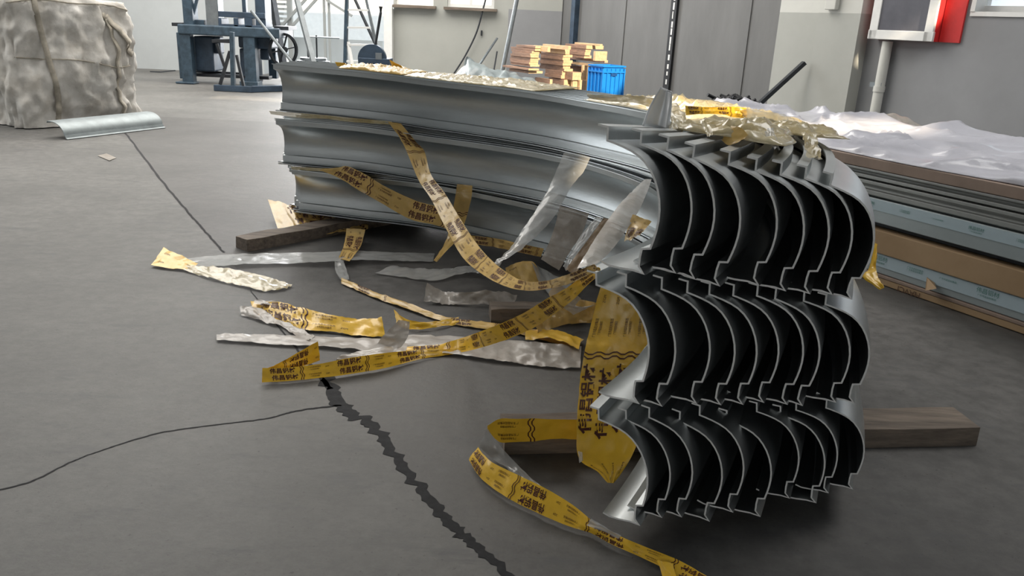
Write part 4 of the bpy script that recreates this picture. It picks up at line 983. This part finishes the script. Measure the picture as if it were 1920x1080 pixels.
ribbon([(470, 566, 478, 592, 'f', .02, .01), (520, 566, 520, 600, 'f', .05, .01), (570, 578, 570, 618, 'f', .05, .01), (630, 592, 625, 622, 'f', .05, .01), (685, 598, 680, 630, 'f', .04, .01), (716, 594, 722, 630, 'f', .06, .01)], 'yellow', 'crumpled yellow printed strip with a square cut right end', Y_, text=True, seed=23, crk=.010, per=4.2)
ribbon([(450, 576, 452, 590, 'f', .02, .01), (470, 574, 475, 596, 'f', .03, .01), (510, 585, 505, 606, 'f', .02, .01), (550, 606, 530, 612, 'f', .01), (575, 622, 560, 634, 'f', .01), (592, 630, 580, 640, 'f', .012)], 'dusty', 'dusty white torn strip at the left end of crumpled yellow one', seed=24, crk=.01)
ribbon([(478, 562, 476, 568, 'f', .04), (500, 563, 500, 571, 'f', .04), (516, 564, 516, 573, 'f', .03)], 'dusty', 'tiny dusty rolled film end, above the torn white strip', seed=25)
ribbon([(406, 626, 406, 637, 'f', .01), (460, 626, 462, 641, 'f', .01), (520, 628, 520, 645, 'f', .012), (600, 631, 600, 649, 'f', .012), (680, 634, 680, 656, 'f', .014), (730, 636, 735, 664, 'f', .02), (765, 645, 760, 660, 'f', .02)], 'dusty', 'long pale dusty strip tapering to the left', seed=26, crk=.005)
ribbon([(748, 600, 768, 602, 'f', .12), (720, 628, 764, 634, 'f', .07), (700, 648, 745, 656, 'f', .03), (640, 668, 690, 672, 'f', .02), (628, 676, 648, 682, 'f', .01)], 'dusty', 'dusty twisted film bow across the middle of the floor strips', seed=27, crk=.012)
ribbon([(765, 628, 750, 660, 'f', .012), (850, 630, 850, 664, 'f', .012), (930, 636, 925, 674, 'f', .015), (985, 640, 980, 682, 'f', .03, .01), (1030, 643, 1030, 688, 'f', .03, .01), (1090, 650, 1088, 690, 'f', .02, .01)], 'dusty', 'wide dusty white film strip beneath the sweeping yellow strip', seed=28, crk=.010)
ribbon([(492, 690, 491, 717, 's'), (540, 689, 545, 714, 's'), (600, 682, 603, 708, 's'), (650, 672, 652, 702, 's'), (720, 662, 722, 690, 's'), (790, 656, 795, 672, 's'), (850, 655, 850, 664, 's')], 'yellow', 'yellow printed strip standing on edge, nearest on the left floor', Y_, text=True, seed=29, per=4.8, crk=.004)
ribbon([(596, 640, 600, 676, 'f', .10, .02), (560, 660, 562, 688, 'f', .07, .02), (525, 680, 528, 694, 'f', .05, .02), (498, 692, 500, 700, 'f', .04, .02)], 'yellow', 'folded back yellow end over the nearest left strip', Y_, text=True, seed=30, per=4.8, start=.4)
ribbon([(800, 530, 795, 565, 'f', .09, .01), (830, 545, 825, 569, 'f', .03, .01), (870, 548, 868, 571, 'f', .06, .01), (920, 545, 915, 572, 'f', .06, .01), (970, 552, 960, 580, 'f', .04, .01)], 'dusty', 'crumpled beige film lump on the floor left of the short block', seed=31, crk=.018, nv=11)
ribbon([(1000, 585, 1010, 628, 'f', .10, .03), (1040, 558, 1045, 612, 'f', .12, .03), (1080, 560, 1080, 606, 'f', .12, .03), (1120, 568, 1118, 605, 'f', .12, .03)], 'amber', 'crumpled yellow film lump behind the wide yellow sheet', Y_, seed=32, crk=.02, nv=11)
ribbon([(1045, 530, 1090, 560, 2.3), (1030, 555, 1078, 578, 2.3), (1075, 590, 1120, 570, 2.3)], 'dusty', 'dusty crumpled film corner between the near ends and block', seed=33, crk=.012)
ribbon([(985, 620, 985, 636, 'f', .03), (1040, 618, 1036, 634, 'f', .04), (1090, 634, 1085, 656, 'f', .03)], 'yellow', 'short yellow strip end touching the wide yellow sheet', Y_, seed=34, crk=.01)
# --- wide sheet hanging in the hollow of the near ends
ribbon([(1130, 520, 1222, 545, (2.7, 2.85)), (1110, 600, 1218, 600, (2.5, 2.72)), (1096, 660, 1214, 660, (2.32, 2.5)), (1087, 720, 1212, 720, (2.2, 2.35)), (1082, 790, 1208, 790, (2.05, 2.15)), (1085, 858, 1188, 848, (1.99, 2.04)), (1122, 886, 1166, 886, (1.95, 1.98)), (1140, 905, 1151, 906, (1.93, 1.94))],
       'yellow', 'wide bright yellow printed sheet hanging at the left of the near ends', 'yellow_film_sheet', text=True, seed=35, rows=4, per=3.0, sx=1.5, cfrac=.66, rev=True, nv=17, crk=.004, start=.66, flipv=True)
ribbon([(1084, 846, 1092, 848, 1.98), (1086, 868, 1093, 864, 1.97)], 'clear', 'tiny white torn edge at the foot of the wide yellow sheet', seed=36)
# --- the loop at the bottom
ribbon([(1084, 787, 1084, 824, 2.12), (1040, 786, 1040, 823, 2.12), (1002, 785, 1002, 827, 2.115), (960, 785, 962, 829, 2.11), (935, 786, 936, 828, 2.10), (914, 798, 914, 808, 2.09)], 'yellow', 'back arm of the bottom loop, yellow strip standing on edge', Y_, text=True, seed=37, per=5.2, rev=False, crk=.003, start=.1)
ribbon([(913, 803, 898, 838, 2.09), (938, 836, 926, 862, 's'), (976, 877, 966, 890, 's'), (1015, 912, 1011, 918, 's')], 'clear', 'clear underside of the bottom loop where the strip turns', seed=38, crk=.005)
ribbon([(896, 838, 879, 862, 'f', .05, .008), (919, 864, 903, 898, 'f', .06, .008), (972, 891, 953, 934, 'f', .065, .008), (1020, 914, 1006, 961, 'f', .065, .008), (1073, 946, 1062, 985, 'f', .05, .008), (1113, 978, 1108, 1000, 'f', .04, .008), (1158, 1003, 1150, 1022, 'f', .03, .008), (1212, 1026, 1204, 1046, 'f', .03, .008), (1276, 1052, 1260, 1074, 'f', .03, .008), (1345, 1092, 1330, 1120, 'f', .02, .008)],
       'yellow', 'front arm of the bottom loop, long yellow printed strip, nearest of all', Y_, text=True, seed=39, per=5.2, crk=.004, bow=.05, rev=True, flipv=True, start=.2)
ribbon([(1108, 972, 1100, 985, 'f', .045, .03), (1135, 988, 1128, 996, 'f', .045, .03), (1165, 1004, 1160, 1010, 'f', .04, .03)], 'clear', 'small clear film flap on the front arm of the loop', seed=40)
ribbon([(1232, 1050, 1262, 1056, 'f', .03), (1240, 1075, 1268, 1078, 'f', .02), (1248, 1110, 1290, 1110, 'f', .01)], 'yellow', 'short yellow offshoot at the bottom edge beside the front arm', Y_, seed=41)
# --- yellow piece right of the pile
ribbon([(1640, 452, 1646, 462, 2.5), (1630, 500, 1642, 498, 2.45), (1618, 520, 1646, 516, 2.4), (1650, 542, 1658, 540, 2.35)], 'yellow', 'yellow torn strip sticking out right of the near ends', Y_, seed=42, crk=.008)

# ------------------------------------------------------------------ crumpled film lying on top of the pile
def path_pt(s, off, z): q = at_s(s)+n_s(s)*off; return np.array([q[0], q[1], z])
def top_heap(s0, s1, o0, o1, h, mat, label, seed, amp=.03, name='crumpled_film', nu=60, nv=26, z0=.0):
    def f(u, v):
        s = s0+(s1-s0)*u; off = o0+(o1-o0)*v; zb_ = float(np.interp(s, ZS, ZX[0]))+.006
        if s < 1.2: zb_ -= .09*min(1, max(0, off/.5))*(1.2-s)/.9
        e = math.sin(math.pi*u)**.35*math.sin(math.pi*v)**.35; wob = noise.noise(Vector((u*3+seed, v*2, 0)))*.06
        q = path_pt(s+wob*.5, off+wob*.6, 0); p3 = Vector((q[0]*9+seed, q[1]*9, seed))
        f1 = noise.noise(p3); rg = 1-abs(noise.noise(p3*2.1+Vector((f1, 0, 0))))*2.4
        z = zb_+z0+h*e*(.35+.7*f1+.35*max(0, rg)**2)+amp*.8*abs(noise.noise(p3*4.3))*e
        return (q[0], q[1], max(z, zb_))
    return tag(MB().grid(nu, nv, f).build(name, MT[mat], smooth='open', solid=.0015), label, 'film')
sN = S0[np.argmin(np.hypot(C0[:, 0]-.19, C0[:, 1]-1.69))]
top_heap(sN+.38, sN+.95, .04, .30, .045, 'gold', 'crumpled yellowish film heap on the near pile top beside the offcut', 1)
top_heap(sN+.84, sN+1.45, .16, .46, .04, 'gold', 'crumpled shiny film heap on the right shoulder of the pile top', 5)
top_heap(sN+1.3, sN+2.3, .0, .5, .05, 'gold', 'crumpled yellowish film on the bend of the pile top', 2)
top_heap(S_END-1.55, S_END-.75, .02, .45, .018, 'gold', 'flat crumpled film on the far left pile top, right of the saw', 3)
top_heap(S_END-.72, S_END-.35, .05, .4, .03, 'amber', 'small dusty yellow film heap on the far left pile top', 4)
def topstrip(pts, mat, label, seed, text=False, name='film_scrap', crk=.008, per=5.):
    return ribbon(pts, mat, label, name, seed=seed, text=text, crk=crk, per=per)
topstrip([(1284, 198, 1286, 216, 2.75), (1310, 200, 1312, 214, 2.8), (1345, 201, 1348, 214, 2.85), (1375, 200, 1378, 220, 2.9), (1400, 203, 1400, 222, 2.9)], 'yellow', 'bright yellow strip on the pile top before the black heap', 51, True, Y_)
topstrip([(1255, 192, 1300, 240, 2.15), (1262, 205, 1290, 236, 2.1), (1256, 240, 1280, 246, 2.05)], 'gold', 'crinkled yellowish piece right of the upright offcut', 52, crk=.02)
topstrip([(1312, 228, 1322, 226, 2.0), (1320, 244, 1334, 240, 1.96), (1326, 256, 1337, 252, 1.93)], 'gold', 'small twisted foil piece between the third and fourth profile tops', 53)
topstrip([(1352, 262, 1372, 236, 1.98), (1365, 272, 1390, 240, 1.95), (1382, 268, 1402, 252, 1.93)], 'amber', 'round yellow printed piece between the fourth and fifth profile tops', 54, True, Y_, per=4)
topstrip([(1433, 246, 1448, 236, 1.98), (1440, 264, 1456, 262, 1.94), (1452, 282, 1462, 278, 1.9)], 'clear', 'bright silver foil flap over the sixth profile top', 55)
topstrip([(1502, 250, 1530, 255, 2.15), (1508, 270, 1536, 278, 2.05), (1512, 292, 1542, 300, 1.95)], 'gold', 'crinkled film between the eighth profile and rightmost one', 56, crk=.016)
topstrip([(1390, 204, 1395, 222, 2.9), (1430, 208, 1435, 232, 2.8), (1470, 215, 1472, 245, 2.7), (1500, 228, 1495, 262, 2.5)], 'clear', 'clear ribbed film strip at the right shoulder of the pile top', 57, crk=.012)
topstrip([(1100, 176, 1105, 186, 2.75), (1150, 178, 1155, 190, 2.7), (1195, 180, 1200, 196, 2.65), (1240, 186, 1240, 206, 2.6)], 'gold', 'thin beige film line on the pile top left of the offcut', 58, crk=.012)
topstrip([(730, 112, 738, 132, 4.75), (742, 118, 750, 133, 4.75), (765, 132, 770, 136, 4.72)], 'yellow', 'yellow flap on the far pile top beside the saw', 59, crk=.012)
topstrip([(628, 116, 632, 124, 4.75), (645, 118, 650, 124, 4.75), (660, 122, 664, 127, 4.72)], 'yellow', 'tiny yellow scrap on the far pile top left of the saw', 60, crk=.012)
topstrip([(690, 132, 706, 136, 4.66), (697, 118, 699, 119, 4.66)], 'gold', 'small pointed pale film tip on the far pile top', 61)
topstrip([(504, 208, 508, 214, 4.55), (560, 212, 562, 221, 4.55), (610, 216, 612, 223, 4.52), (650, 220, 652, 228, 4.5), (735, 228, 735, 234, 4.45)], 'gold', 'thin bright film layer between top and middle row at the far end', 62)
topstrip([(545, 312, 548, 318, 4.55), (580, 314, 582, 320, 4.55), (640, 317, 640, 323, 4.5)], 'gold', 'thin film layer between middle and bottom row at the far end', 63)
